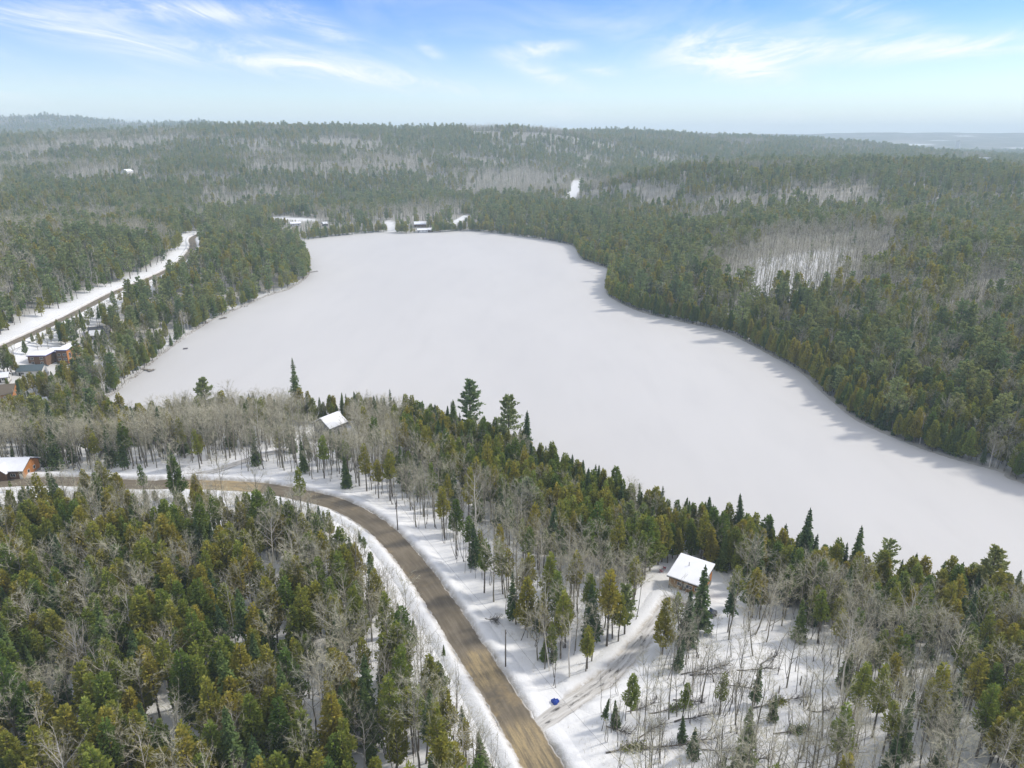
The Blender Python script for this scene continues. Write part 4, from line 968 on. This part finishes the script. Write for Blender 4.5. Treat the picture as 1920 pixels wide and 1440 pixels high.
def car():
    c = hit(1327, 1150); z = hz(c[0], c[1]); h = empty('parked_car', (c[0], c[1], z + 0.04), R(-22)); tag(h, 'dark grey car parked under small spruces at the driveway end', 'car')
    HOUSE_SPOTS.append((c[0], c[1], 3.2)); w = 0.88
    prof = [(-2.2, 0.35), (2.2, 0.35), (2.25, 0.7), (2.05, 0.88), (1.0, 0.98), (-2.0, 1.0), (-2.25, 0.85)]
    b = MB().prism(prof, -w, w); b.build('body', M['carpaint'], h)
    g = MB(); lo = [(-1.95, 0.995), (1.05, 0.985)]; hi = [(-1.55, 1.45), (0.35, 1.45)]; k = 0.14
    P = [(x, s*(w - 0.03), zz) for x, zz in lo for s in (-1, 1)] + [(x, s*(w - k - 0.06), zz) for x, zz in hi for s in (-1, 1)]
    g.add(P, [(0,1,5,4), (2,6,7,3), (0,4,6,2), (1,3,7,5)]); g.build('windows', M['glass'], h)
    MB().box((-0.6, 0, 1.475), (1.98, 1.42, 0.06)).build('roof', M['carpaint'], h)
    p = MB()
    for s in (-1, 1):
        for (a, bb) in ((0, 0), (1, 1)): p.tube([(lo[a][0], s*(w - 0.03), lo[a][1]), (hi[bb][0], s*(w - k - 0.06), hi[bb][1])], 0.045, 4)
        p.tube([(-0.5, s*(w - 0.03), 0.99), (-0.55, s*(w - k - 0.05), 1.45)], 0.04, 4)
    p.build('pillars', M['carpaint'], h)
    for x in (-1.35, 1.35):
        for s in (-1, 1):
            t = MB().tube([(x, s*(w - 0.2), 0.32), (x, s*(w + 0.02), 0.32)], 0.32, 14).build('wheel', M['rubber'], h)
            MB().tube([(x, s*(w + 0.02), 0.32), (x, s*(w + 0.035), 0.32)], 0.2, 10).build('rim', M['chrome'], t)
    for s in (-1, 1):
        MB().box((2.17, s*0.62, 0.74), (0.14, 0.36, 0.14)).build('headlight', M['lens'], h); MB().box((-2.2, s*0.66, 0.82), (0.14, 0.3, 0.14)).build('tail_light', M['taillens'], h)
        MB().box((0.85, s*(w + 0.1), 1.03), (0.16, 0.2, 0.13)).build('mirror', M['carpaint'], h)
    MB().box((-0.55, 0, 1.53), (1.7, 1.3, 0.045)).build('snow_cover', M['roof_snow'], h)
car()
def tarp():
    c = hit(1041, 1317); z = hz(c[0], c[1]); rng = np.random.default_rng(4); b = MB(); n, m = 14, 7; P = []
    for i in range(m):
        f = i/(m-1); ph = f*math.pi/2
        for j in range(n):
            t = 6.283*j/n; r = (0.95 + 0.22*math.sin(3*t) + 0.12*math.sin(7*t + 2*f) + rng.normal(0, 0.035))*math.cos(ph)**0.55
            P.append((r*math.cos(t)*0.85, r*math.sin(t)*0.75, 0.95*math.sin(ph)*(1 + 0.12*math.sin(4*t)) - 0.05))
    F = [(i*n + j, i*n + (j+1) % n, (i+1)*n + (j+1) % n, (i+1)*n + j) for i in range(m-1) for j in range(n)]
    o = b.add(P, F).build('tarpaulin_bundle', M['blue']); o.location = (c[0], c[1], z); tag(o, 'crumpled blue tarpaulin bundle on the snow beside the driveway mouth', 'tarpaulin')
tarp()
def chair(c, rz, mat, label, group, name='garden_chair'):
    z = max(hz(c[0], c[1]), 0.03); h = empty(name, (c[0], c[1], z), rz); tag(h, label, 'chair', group)
    s = MB()
    for k in range(4): s.box((0.14*k - 0.21, 0, 0.38 - 0.03*k), (0.11, 0.6, 0.03))
    s.build('seat', M[mat], h); b = MB()
    for k in range(4): b.add([(-0.25, -0.28 + 0.15*k, 0.30), (-0.25, -0.16 + 0.15*k, 0.30), (-0.62, -0.14 + 0.14*k, 1.1), (-0.62, -0.26 + 0.15*k, 1.1), (-0.28, -0.28 + 0.15*k, 0.30), (-0.28, -0.16 + 0.15*k, 0.30), (-0.65, -0.14 + 0.14*k, 1.1), (-0.65, -0.26 + 0.15*k, 1.1)],
                             [(0,1,2,3), (7,6,5,4), (0,3,7,4), (1,5,6,2), (3,2,6,7), (0,4,5,1)])
    b.build('backrest', M[mat], h)
    for s_ in (-1, 1):
        MB().box((0.08, s_*0.36, 0.6), (0.75, 0.12, 0.035)).build('armrest', M[mat], h)
        for x in (0.35, -0.3): MB().box((x, s_*0.33, 0.29), (0.08, 0.05, 0.58)).build('leg', M[mat], h)
for (u, v, a) in ((1240, 1073, 0.4), (1246, 1067, 1.3)): chair(hit(u, v), a, 'red', 'red wooden garden chair standing in the snow beside the brown cabin', 'red chairs by the cabin')
for (u, v, a) in ((454, 576, 0.2), (458.5, 576, 1.9), (463, 575, 3.0)): chair(at(u, v, 0), a, 'darktrim', 'dark chair left standing on the frozen lake near the cedar shore', 'dark chairs on the ice')
def dock(u0, v0, u1, v1, label, wide=1.5, ell=0.0):
    a, b = at(u0, v0, 0), at(u1, v1, 0); d = b - a; L = float(np.hypot(d[0], d[1])); rz = math.atan2(d[1], d[0])
    h = empty('dock', (a[0], a[1], 0.0), rz); tag(h, label, 'dock', None); n = min(60, int(L/0.3))
    me = MB().box((0, 0, 0), (L/n*0.86, wide, 0.05)).mesh('plank', M['deck'])
    for k in range(n): o = link('plank', me, h); o.location = (L*(k + 0.5)/n, 0, 0.52)
    for s in (-1, 1): MB().box((L/2, s*(wide/2 - 0.12), 0.40), (L, 0.10, 0.18)).build('beam', M['deck'], h)
    for k in range(4):
        for s in (-1, 1): MB().tube([(L*(0.08 + 0.28*k), s*(wide/2 + 0.07), -0.3), (L*(0.08 + 0.28*k), s*(wide/2 + 0.07), 0.95)], 0.07, 6).build('post', M['pole'], h)
    if ell: MB().box((L - 1.0, 0, 0.545), (2.0, ell, 0.07)).build('platform', M['deck'], h)
dock(266, 693, 287, 696, 'long grey dock with end platform frozen in by the low shrub shore', 1.6, 4.0)
dock(497, 552, 517, 548, 'short pale dock frozen in below tall shoreline cedars', 2.0, 5.0)
dock(577, 512, 596, 509, 'thin dock reaching onto the ice from the tip of the wooded point', 1.2)
dock(412, 599, 424, 596, 'small dark dock stub at the cedar shore near the dark chairs', 1.6, 3.0)
def raft():
    c = at(348, 654, 0); h = empty('swim_raft', (c[0], c[1], 0), 0.4); tag(h, 'small square wooden raft frozen into the lake off the shore', 'raft')
    me = MB().box((0, 0, 0), (0.22, 2.6, 0.05)).mesh('plank', M['dead'])
    for k in range(10): o = link('plank', me, h); o.location = (-1.2 + 0.26*k, 0, 0.30)
    for s in (-0.8, 0.8): MB().tube([(-1.2, s, 0.12), (1.2, s, 0.12)], 0.2, 8).build('float', M['blue'], h)
raft()

# fallen trees and stumps on the thinned ground beyond the driveway
def fallen(u, v, ang, L, r, seed, label, green=False):
    c = hit(u, v); z = hz(c[0], c[1]); rng = np.random.default_rng(seed); h = empty('fallen_tree', (c[0], c[1], z + 0.12), ang); tag(h, label, 'fallen tree', None)
    t = TM(); k = 6; P = np.column_stack([np.linspace(-L/2, L/2, k), np.cumsum(rng.normal(0, 0.10, k)), r*0.6 + np.linspace(0.05, 0.4, k) + rng.normal(0, 0.05, k)])
    t.stick(P, r*np.linspace(1.1, 0.25, k), 7); o = link('trunk', to_mesh('trunk', [t.get()], [M['dead']]), h)
    b = TM(); B, V, W = [], [], []
    for _ in range(56):
        f = 0.35 + 0.65*rng.random(); p = np.array([np.interp(f, np.linspace(0, 1, k), P[:, j]) for j in range(3)])
        d = unit(np.array([0.55, rng.normal(0, 0.8), abs(rng.normal(0, 0.6)) + 0.05])); l = (0.8 + 1.9*rng.random())
        B.append(p); V.append(d*l); W.append(0.09)
        for _ in range(7): B.append(p + d*l*rng.random()); V.append(unit(d + rng.normal(0, 0.6, 3))*(0.3 + 0.6*rng.random())); W.append(0.05)
    b.blades(np.array(B), np.array(V), np.array(W), rng); link('branches', to_mesh('branches', [b.get()], [M['dead']]), h)
    if green:
        g = TM(); n = 260; f = 0.5 + 0.5*rng.random(n); p = np.stack([np.interp(f, np.linspace(0, 1, k), P[:, j]) for j in range(3)], 1) + rng.normal(0, 0.5, (n, 3))*[1, 1, 0.5]
        p[:, 2] = np.maximum(p[:, 2], 0.05)
        g.sprays(p, unit(rng.normal(0, 1, (n, 3)) + [0.6, 0, 0.4])*0.5, 0.26, rng); link('foliage', to_mesh('foliage', [g.get()], [M['cedar']]), h)
FALL = [(1330,1268,0.02,8.5,0.17,1,'bare fallen tree lying level on the cleared lot, driveway side',0), (1300,1262,0.25,6.0,0.14,2,'short fallen trunk lying against a level fallen tree',0),
        (1420,1258,0.05,9.0,0.13,3,'fallen tree with spread fan of dark branches beside a small green cedar',0), (1440,1240,0.5,6.0,0.12,4,'slanting fallen pole above the fan of dark branches',0),
        (1255,1332,0.25,9.0,0.13,5,'thin fallen tree with green top in the middle of the cleared lot',1), (1300,1350,0.22,8.0,0.16,6,'pair-forming fallen trunk with broken limbs on the cleared lot',0),
        (1245,1403,0.10,11.0,0.24,7,'thick dark fallen tree with upright branch stubs on the cleared lot',0), (1310,1388,0.15,7.5,0.15,8,'fallen log with jagged broken end near the thick dark fallen tree',0),
        (1200,1330,0.35,6.5,0.15,9,'half-buried fallen log slanting toward the driveway',0), (1440,1322,0.28,7.5,0.14,10,'fallen tree with dense brown tangle of twigs and green top',1),
        (1490,1315,0.12,6.0,0.10,11,'slim straight fallen pole on open snow beyond the tangle of twigs',0), (1170,1410,0.15,7.0,0.17,12,'fallen trunk with bushy branches at the low end of the lot',1),
        (1550,1335,0.12,6.5,0.12,13,'fallen trunk at the edge of the thin standing trees',0), (1400,1425,0.05,7.0,0.13,14,'low fallen tree with grey twig mass beyond the thick dark fallen tree',0),
        (1345,1255,0.4,6.0,0.11,17,'dark fallen tree crossing behind the level fallen tree on the lot',0), (1385,1290,-0.3,6.5,0.12,18,'dark fallen limb tilted the other way on the cleared lot',0),
        (1290,1318,-0.2,6.0,0.12,19,'crooked fallen tree crossing the thin green-topped one',0), (1220,1375,0.5,6.5,0.13,20,'dark fallen tree leaning on the thick fallen trunk',0),
        (1350,1412,-0.15,7.0,0.12,21,'fallen tree with bushy grey limbs below the log with jagged end',0), (1480,1372,0.2,7.0,0.13,22,'fallen tree half hidden by saplings at the lot edge',1), (1160,1372,-0.4,5.0,0.11,23,'short fallen tree beside the lower driveway snow',0),
        (1105,1180,0.3,3.5,0.10,15,'short broken trunk under the grove beside the driveway',0), (920,1165,-0.5,3.0,0.09,16,'short dark branch on open snow beside the utility pole',0)]
for f in FALL: fallen(*f)
def stump(u, v, hgt, seed):
    c = hit(u, v); z = hz(c[0], c[1]); rng = np.random.default_rng(seed); t = TM()
    t.stick([(0, 0, -0.2), (0.02, 0, hgt*0.5), (0.05, 0.03, hgt)], [0.16, 0.13, 0.10], 8)
    t.blades([(0.05, 0.03, hgt - 0.05)]*5, rng.normal(0, 0.08, (5, 3)) + [0, 0, 0.35], 0.09, rng)
    t.blades(rng.normal(0, 0.03, (7, 3)) + [[0, 0, hgt*0.6]], unit(rng.normal(0, 1, (7, 3)) + [0, 0, 0.4])*0.5, 0.05, rng)
    o = link('tree_stump', to_mesh('tree_stump', [t.get()], [M['dead']])); o.location = (c[0], c[1], z)
    tag(o, 'jagged broken stump standing in snow on the cleared lot', 'stump', 'stumps on the cleared lot')
for k, (u, v, s) in enumerate([(1306,1232,1.2),(1309,1235,1.0),(1370,1374,1.3),(1381,1376,1.4),(1230,1312,0.9),(1460,1300,1.8),(1500,1285,2.2),(1325,1215,0.8),(1270,1385,1.1)]): stump(u, v, s, 60 + k)

# ------------------------------------------------------------------ planting the trees
X_, Y_, K_, S_, SD_, D_, SIDE_, DR_, LOT_ = planting()
# trees that stand out in the view: (bearing top, distance, kind, form, label)
def landmark(u, vtop, Y, k, form, label):
    if Y < 0: Y = hit(u, -Y)[1]
    p = atY(u, vtop, Y); z = hz(p[0], p[1]); return p[0], p[1], k, form, (p[2] - z)/FORM_H[k][form], label
MARKS = [landmark(548, 674, 297, SPRUCE, 1, 'tall dark spruce rising far above its neighbours on the near lake shore'),
         landmark(880, 714, 272, PINE, 1, 'tall round-topped white pine standing above the shoreline cedars'),
         landmark(953, 741, 254, PINE, 0, 'tall pointed white pine with upswept branches above the shoreline cedars'),
         landmark(988, 772, 246, SPRUCE, 3, 'thin dark spruce with tufted top next to a tall pointed pine'),
         landmark(378, 710, 286, PINE, 1, 'small pine poking above the bare wood on the near shore'),
         landmark(1520, 955, 176, SPRUCE, 3, 'tall slender spruce on the shore behind the brown cabin'),
         landmark(1870, 1028, 158, PINE, 1, 'open-crowned pine at the shore above thin bare woods'),
         landmark(1672, 1012, 168, PINE, 2, 'broad pine between slimmer shoreline conifers'),
         landmark(1322, 1062, 141, SPRUCE, 0, 'narrow spruce standing directly in front of the brown cabin'),
         landmark(1297, 1108, 135, SPRUCE, 2, 'small spruce beside the parked dark car'),
         landmark(1376, 1088, 142, SPRUCE, 3, 'slim dark spruce on the snow beside the cabin yard'),
         landmark(1250, 1122, 131, CEDAR, 1, 'bushy cedar where the driveway reaches the cabin'),
         landmark(1148, 1078, 152, SPRUCE, 0, 'dark full spruce on open snow across the driveway from the cabin'),
         landmark(1188, 1262, 112, CEDAR, 1, 'cedar with pointed crown beside a leaning tree on the lot'),
         landmark(1072, 1155, 122, BIRCH, 0, 'white-stemmed birch in front of the cedar grove by the driveway'),
         landmark(1600, 1095, 145, BIRCH, 2, 'pale forked birch between dark conifers and open snow'),
         landmark(1398, 548, -632, PINE, 2, 'large pale pine on the shore of the roadless side'),
         landmark(1292, 534, -597, PINE, 1, 'pale slender pine at the waterline of the wooded bulge'),
         landmark(1202, 505, -576, PINE, 0, 'pale tall pine near the tip of the wooded bulge'),
         landmark(128, 455, -530, PINE, 0, 'broad pine above the hillside road')]
mk = np.array([(m[0], m[1]) for m in MARKS])
ok = np.ones(len(X_), bool)
for m in mk: ok &= np.hypot(X_ - m[0], Y_ - m[1]) > 2.4
# trees stay low in front of the houses and along the slope below the hillside road, as they do in the valley
TALL = np.array([12.0, 13.5, 20.0, 14.3, 14.0, 9.0])[K_]
def low_in_front(c, r, part, lift, reach=60):
    global ok
    dist_ = math.hypot(c[0], c[1]); ux, uy = -c[0]/dist_, -c[1]/dist_; tan = (CAM_H - c[2])/dist_
    al = (X_ - c[0])*ux + (Y_ - c[1])*uy; pe = np.abs((X_ - c[0])*uy - (Y_ - c[1])*ux)
    j = np.where((al > 0.5) & (al < reach) & (pe < r))[0]; j = j[RNG.random(len(j)) < part]
    top = lift + al[j]*tan; zz = base_height(X_[j], Y_[j]) - c[2]; f = (top - zz)/TALL[j]
    S_[j] = np.minimum(S_[j], np.clip(f, 0.0, 9)*0.95); ok[j] &= S_[j] > 0.28
for (u0, v0, r, part, lift) in ((1285, 1108, 6, 0.97, 0.5), (1326, 1150, 3, 0.9, 0.3), (92, 690, 13, 0.93, 1.0), (115, 680, 8, 0.9, 2.5), (186, 632, 10, 0.9, 1.5), (8, 750, 12, 0.92, 1.0), (55, 706, 11, 0.92, 1.0), (8, 716, 6, 0.9, 1.0),
                                (84, 757, 3, 0.8, 1), (620, 818, 9, 0.72, 1.5), (20, 905, 12, 0.85, 0.8), (788, 428, 15, 0.97, 1), (793, 436, 13, 0.97, 0.5), (808, 436, 8, 0.95, 1), (472, 447, 8, 0.95, 1.5), (555, 425, 14, 0.95, 1), (610, 424, 8, 0.9, 1.5), (244, 328, 12, 0.97, 1.0)):
    low_in_front(hit(u0, v0), r, part, lift)
c = atY(1845, 299, 2450); low_in_front(np.array([c[0], 2450, hz(c[0], 2450) + 4]), 26, 0.95, 1.0, 260)
P_, Q_, _t = resample(ROAD, 4.0)
for k_, c in enumerate(P_): low_in_front(np.array([c[0] + Q_[k_, 0]*5.5, c[1] + Q_[k_, 1]*5.5, c[2]]), 3.2, 0.62 if c[0] < -45 else 0.66, 0.6, 26)
for k_, c in enumerate(resample(LROAD, 12.0)[0]): low_in_front(c, 7.5, 0.55 + 0.4*(vnoise(np.array([k_/4.0]), np.array([1.5]), 5)[0] > 0.5), 1.0, 45)
for C, wd in TRACKS:
    for c in resample(C, 10.0)[0]: low_in_front(c, wd, 0.95, 0.5, 150)
X_, Y_, K_, S_, SD_, D_, SIDE_, DR_, LOT_ = [a[ok] for a in (X_, Y_, K_, S_, SD_, D_, SIDE_, DR_, LOT_)]
Z_ = height(X_, Y_); N_ = len(X_)
NF = np.array([len(FORMS[k]) for k in range(6)]); FORM_ = (RNG.random(N_)*NF[K_]).astype(int)
thin = (D_ < 330) & (SIDE_ < 0) & (SD_ > 24)
FORM_ = np.where((K_ == CEDAR) & thin & (RNG.random(N_) < 0.9), 3 + (RNG.random(N_) < 0.5), FORM_)
FORM_ = np.where((K_ == CEDAR) & (SD_ < 12), (RNG.random(N_)*3).astype(int), FORM_)
ROT_ = np.stack([RNG.normal(0, 0.03, N_), RNG.normal(0, 0.03, N_), RNG.random(N_)*6.283], 1)
lean = LOT_ & (RNG.random(N_) < 0.4); ROT_[lean, :2] *= 4
# in the drone's view?
cy_ = Y_*math.cos(TILT) + (CAM_H - Z_ - 6)*math.sin(TILT); ux_ = np.abs(X_)/cy_*FPX
vy_ = 720 - ((Z_ + 6 - CAM_H)*math.cos(TILT) + Y_*math.sin(TILT))/cy_*FPX
seen = (ux_ < 975) & (vy_ < 1490) & (vy_ > 200)
size_ = S_*np.array([12, 13, 20, 14, 14, 9])[K_]/np.hypot(D_, CAM_H)
LIMIT = {CEDAR: 300, SPRUCE: 290, PINE: 150, BARE: 300, BIRCH: 200, SAPLING: 180}
LOOK = {CEDAR: ('olive green cedar', 'slim high-crowned cedar'), SPRUCE: ('dark green spruce', 'slim dark spruce'), PINE: ('feathery grey-green pine', 'feathery grey-green pine'),
        BARE: ('bare grey hardwood tree', 'slim bare hardwood tree'), BIRCH: ('white-barked bare birch', 'slim white-barked birch'), SAPLING: ('thin leafless sapling', 'thin leafless sapling')}
CAT = ['cedar', 'spruce', 'pine', 'tree', 'birch', 'sapling']
SPOTS = [('near the brown cabin', 47, 157, 22), ('near the grey house', -76, 262, 26), ('near the bungalow', -152, 216, 24), ('near the driveway mouth', 6, 108, 13), ('near the blue tarpaulin', 10, 115, 14),
         ('near the lone utility pole', *hit(948, 1254)[:2], 16), ('by the road bend', *hit(690, 975)[:2], 24), ('by the grey house lane', -98, 228, 18), ('along the upper driveway', *hit(1220, 1180)[:2], 16),
         ('near the hillside road', -285, 480, 60), ('near the flat-roofed house', *hit(92, 690)[:2], 34), ('near the brown-roofed house', *hit(8, 745)[:2], 26), ('near the wooded point', *hit(560, 500)[:2], 50)]
def place(i):
    near = [(math.hypot(X_[i]-x, Y_[i]-y)/r, t) for t, x, y, r in SPOTS]; near = min(near)
    if LOT_[i]: return 'on the snowy lot beyond the driveway' if near[0] > 1 else 'on the snowy lot ' + near[1]
    if near[0] < 1: return near[1]
    if D_[i] > 330:
        if SD_[i] < 14: return 'at the waterline of the ' + ('roadless shore' if X_[i] > 0 else 'house-lined shore')
        return ('back from the roadless shore' if X_[i] > 0 else 'back from the house-lined shore') if SD_[i] < 120 else ('on the roadless side' if X_[i] > 0 else 'above the hillside road')
    if SIDE_[i] > 0 or (SIDE_[i] == 0 and X_[i] < 0 and Y_[i] < 230):
        return 'along the inner road edge' if DR_[i] < 12 else ('just inside the road curve' if DR_[i] < 30 else ('midway inside the road curve' if DR_[i] < 52 else 'deep inside the road curve'))
    if SD_[i] < 14: return 'in the near shore front row'
    if SD_[i] < 30: return 'behind the near shore front row'
    if X_[i] > 62: return 'in the wood past the lot'
    if DR_[i] < 28: return 'in the open road margin'
    return 'in the wood between road and lake'
SHAPE = {CEDAR: ('broad ', 'pointed ', 'rounded ', '', 'sparse '), SPRUCE: ('full ', 'pointed ', 'squat ', ''), PINE: ('spreading ', 'narrow ', 'broad '), BARE: ('', 'upright ', 'spreading ', ''), BIRCH: ('', '', 'forked '), SAPLING: ('', 'straight ', 'bushy ', 'long ')}
NEXT = ['beside a cedar', 'beside a spruce', 'beside a pine', 'beside a hardwood', 'beside a birch', 'beside a sapling']
def neighbour(i):
    j = np.where((np.abs(X_ - X_[i]) < 7) & (np.abs(Y_ - Y_[i]) < 7))[0]; j = j[(j != i)]
    if not len(j): return 'standing alone'
    o = j[K_[j] != K_[i]]
    if not len(o): return 'among its own kind'
    return NEXT[K_[o[np.argmin(np.hypot(X_[o] - X_[i], Y_[o] - Y_[i]))]]]
def plant(k, form, loc, rot, scl, label, group):
    h = bpy.data.objects.new(KIND[k], None); COL.objects.link(h); h.empty_display_size = 0.2
    h.location = loc; h.rotation_euler = rot; h.scale = (scl, scl, scl); h['label'] = label; h['category'] = CAT[k]
    if group: h['group'] = group
    for nm, me in zip(('trunk', 'crown'), PROTO[k][form]):
        o = bpy.data.objects.new(nm, me); COL.objects.link(o); o.parent = h
for (x, y, k, form, s, label) in MARKS: plant(k, form, (x, y, hz(x, y)), (0, 0, random.random()*6.28), s, label, None)
single = np.zeros(N_, bool)
for k, lim in LIMIT.items():
    idx = np.where((K_ == k) & seen)[0]; idx = idx[np.argsort(-size_[idx])][:lim]; single[idx] = True
    for i in idx:
        slim = (k == CEDAR and FORM_[i] >= 3) or (k == SPRUCE and FORM_[i] == 3) or (k == BARE and FORM_[i] == 3) or (k == BIRCH and FORM_[i] == 1)
        word = 'short ' if S_[i] < 0.84 else ('tall ' if S_[i] > 1.17 else '')
        tail = LOOK[k][1 if slim else 0] + ' ' + neighbour(i) + ' ' + place(i); shape = SHAPE[k][int(FORM_[i])]
        label = next(t for t in (word + shape + tail, shape + tail, tail) if len(t.split()) <= 16 or t is tail)
        plant(k, int(FORM_[i]), (X_[i], Y_[i], Z_[i]), tuple(ROT_[i]), float(S_[i]), label, label)

def scatter_tree():
    ng = bpy.data.node_groups.new('tree_scatter', 'GeometryNodeTree')
    ng.interface.new_socket('Geometry', in_out='INPUT', socket_type='NodeSocketGeometry')
    ng.interface.new_socket('Forms', in_out='INPUT', socket_type='NodeSocketCollection')
    ng.interface.new_socket('Geometry', in_out='OUTPUT', socket_type='NodeSocketGeometry')
    n = ng.nodes; l = ng.links; gi = n.new('NodeGroupInput'); go = n.new('NodeGroupOutput'); ci = n.new('GeometryNodeCollectionInfo'); ip = n.new('GeometryNodeInstanceOnPoints')
    ci.inputs['Separate Children'].default_value = True; ci.inputs['Reset Children'].default_value = True; ip.inputs['Pick Instance'].default_value = True
    def att(nm, t):
        a = n.new('GeometryNodeInputNamedAttribute'); a.data_type = t; a.inputs['Name'].default_value = nm; return a.outputs['Attribute']
    e2r = n.new('FunctionNodeEulerToRotation')
    l.new(att('turn', 'FLOAT_VECTOR'), e2r.inputs[0]); l.new(e2r.outputs[0], ip.inputs['Rotation'])
    l.new(att('size', 'FLOAT_VECTOR'), ip.inputs['Scale']); l.new(att('form', 'INT'), ip.inputs['Instance Index'])
    l.new(gi.outputs['Geometry'], ip.inputs['Points']); l.new(gi.outputs['Forms'], ci.inputs['Collection']); l.new(ci.outputs[0], ip.inputs['Instance']); l.new(ip.outputs[0], go.inputs[0])
    return ng
NG = scatter_tree(); FID = [s.identifier for s in NG.interface.items_tree if s.name == 'Forms'][0]
WOOD = {CEDAR: ('cedar_forest', 'cedars massed together across the shores and hills'), SPRUCE: ('spruce_forest', 'dark spruces massed together across the shores and hills'),
        PINE: ('pine_forest', 'feathery pines massed together on the slopes round the lake'), BARE: ('hardwood_forest', 'leafless grey hardwoods massed together on the hills'),
        BIRCH: ('birch_wood', 'pale birch stems scattered through the hillside woods'), SAPLING: ('sapling_thicket', 'leafless saplings in thickets along the gravel road')}
for k in range(6):
    m = (K_ == k) & ~single; n = int(m.sum())
    if not n: continue
    me = bpy.data.meshes.new(WOOD[k][0]); me.vertices.add(n); me.vertices.foreach_set('co', np.stack([X_[m], Y_[m], Z_[m]], 1).astype(np.float32).ravel())
    a = me.attributes.new('turn', 'FLOAT_VECTOR', 'POINT'); a.data.foreach_set('vector', ROT_[m].astype(np.float32).ravel())
    wide = np.where(D_[m] > 1900, 1.1, 1.0); a = me.attributes.new('size', 'FLOAT_VECTOR', 'POINT'); a.data.foreach_set('vector', np.stack([S_[m]*wide, S_[m]*wide, S_[m]], 1).astype(np.float32).ravel())
    a = me.attributes.new('form', 'INT', 'POINT'); a.data.foreach_set('value', np.where(D_[m] > 520, FORM_[m] + NF[k], FORM_[m]).astype(np.int32))
    me.materials.append(M[MATS[k][1]]); me.update()
    o = link(WOOD[k][0], me); tag(o, WOOD[k][1], 'forest', None, 'stuff')
    md = o.modifiers.new('scatter', 'NODES'); md.node_group = NG; md[FID] = POOL[k]
print('TREES', N_, [int((K_ == k).sum()) for k in range(6)], int(single.sum()))

# ------------------------------------------------------------------ undergrowth
def shrub_row():
    """low brown shrubs along the house-lined waterline, too many stems to count"""
    rng = np.random.default_rng(8); t = TM(); P, _, _ = resample(np.column_stack([SHORE[:62], np.zeros(62)]), 1.6)
    q = np.repeat(P[:, :2], 16, 0); q = q + rng.normal(0, 0.9, q.shape); s = lake_sd(q[:, 0], q[:, 1]); q = q[s > -0.6]; s = s[s > -0.6]
    B = np.column_stack([q, np.where(s > 0.5, np.maximum(0, height(q[:, 0], q[:, 1])), 0.0)]); n = len(B)
    V = unit(rng.normal(0, 0.45, (n, 3)) + [0, 0, 1.0])*(0.5 + 0.9*rng.random(n))[:, None]
    t.blades(np.array(B), np.array(V), 0.13, rng); o = link('shore_shrubs', to_mesh('shore_shrubs', [t.get()], [M['shrub']])); tag(o, 'low brown twiggy shrubs along the house-lined waterline', 'shrubs', None, 'stuff')
shrub_row()
def undergrowth():
    """dry weed stems and brush poking through the snow near the road"""
    rng = np.random.default_rng(18); n = 26000; x = rng.uniform(-190, 120, n); y = rng.uniform(85, 290, n)
    sd = lake_sd(x, y); dr, _, side, _ = line_dist(ROAD, x, y, 170); dd = line_dist(DRIVE, x, y, 40)[0]
    dens = fbm(x/7, y/7, 90, 3); k = (sd > 4) & (dr > ROAD_W + 4.5) & (dd > DRIVE_W + 2) & (dens > 0.47) & ~inside(A_YARD, x, y) & (np.abs(x) < 0.8*y + 10)
    for (hx, hy, hr) in HOUSE_SPOTS: k &= np.hypot(x-hx, y-hy) > hr
    x, y = x[k], y[k]; z = height(x, y); t = TM(); B, V, W = [], [], []
    for _ in range(4):
        B.append(np.stack([x + rng.normal(0, 0.18, len(x)), y + rng.normal(0, 0.18, len(x)), z - 0.05], 1))
        V.append(unit(rng.normal(0, 0.28, (len(x), 3)) + [0, 0, 1.0])*(0.4 + 1.3*rng.random(len(x))**2)[:, None]); W.append(np.full(len(x), 0.035))
    t.blades(np.concatenate(B), np.concatenate(V), np.concatenate(W), rng)
    o = link('undergrowth', to_mesh('undergrowth', [t.get()], [M['twig']])); tag(o, 'dry stems and brush poking through snow under the trees', 'undergrowth', None, 'stuff')
undergrowth()

# ------------------------------------------------------------------ air
def haze():
    top = max(float(GZ.max()) + 40, CAM_H + 20)
    o = MB().box((0, 4500, (top - 6)/2), (13900, 11000, top + 6)).build('haze', [])
    mt = bpy.data.materials.new('haze'); mt.use_nodes = True; nt = mt.node_tree; nt.nodes.clear()
    ou = nt.nodes.new('ShaderNodeOutputMaterial'); v = nt.nodes.new('ShaderNodeVolumePrincipled'); v.inputs['Density'].default_value = HAZE_DENSITY
    v.inputs['Color'].default_value = (0.74, 0.90, 1.0, 1); v.inputs['Anisotropy'].default_value = 0.0; nt.links.new(v.outputs[0], ou.inputs['Volume'])
    o.data.materials.clear(); o.data.materials.append(mt); tag(o, 'pale bluish winter haze over the hills', 'haze', None, 'stuff')
HAZE_DENSITY = 0.00014
haze()
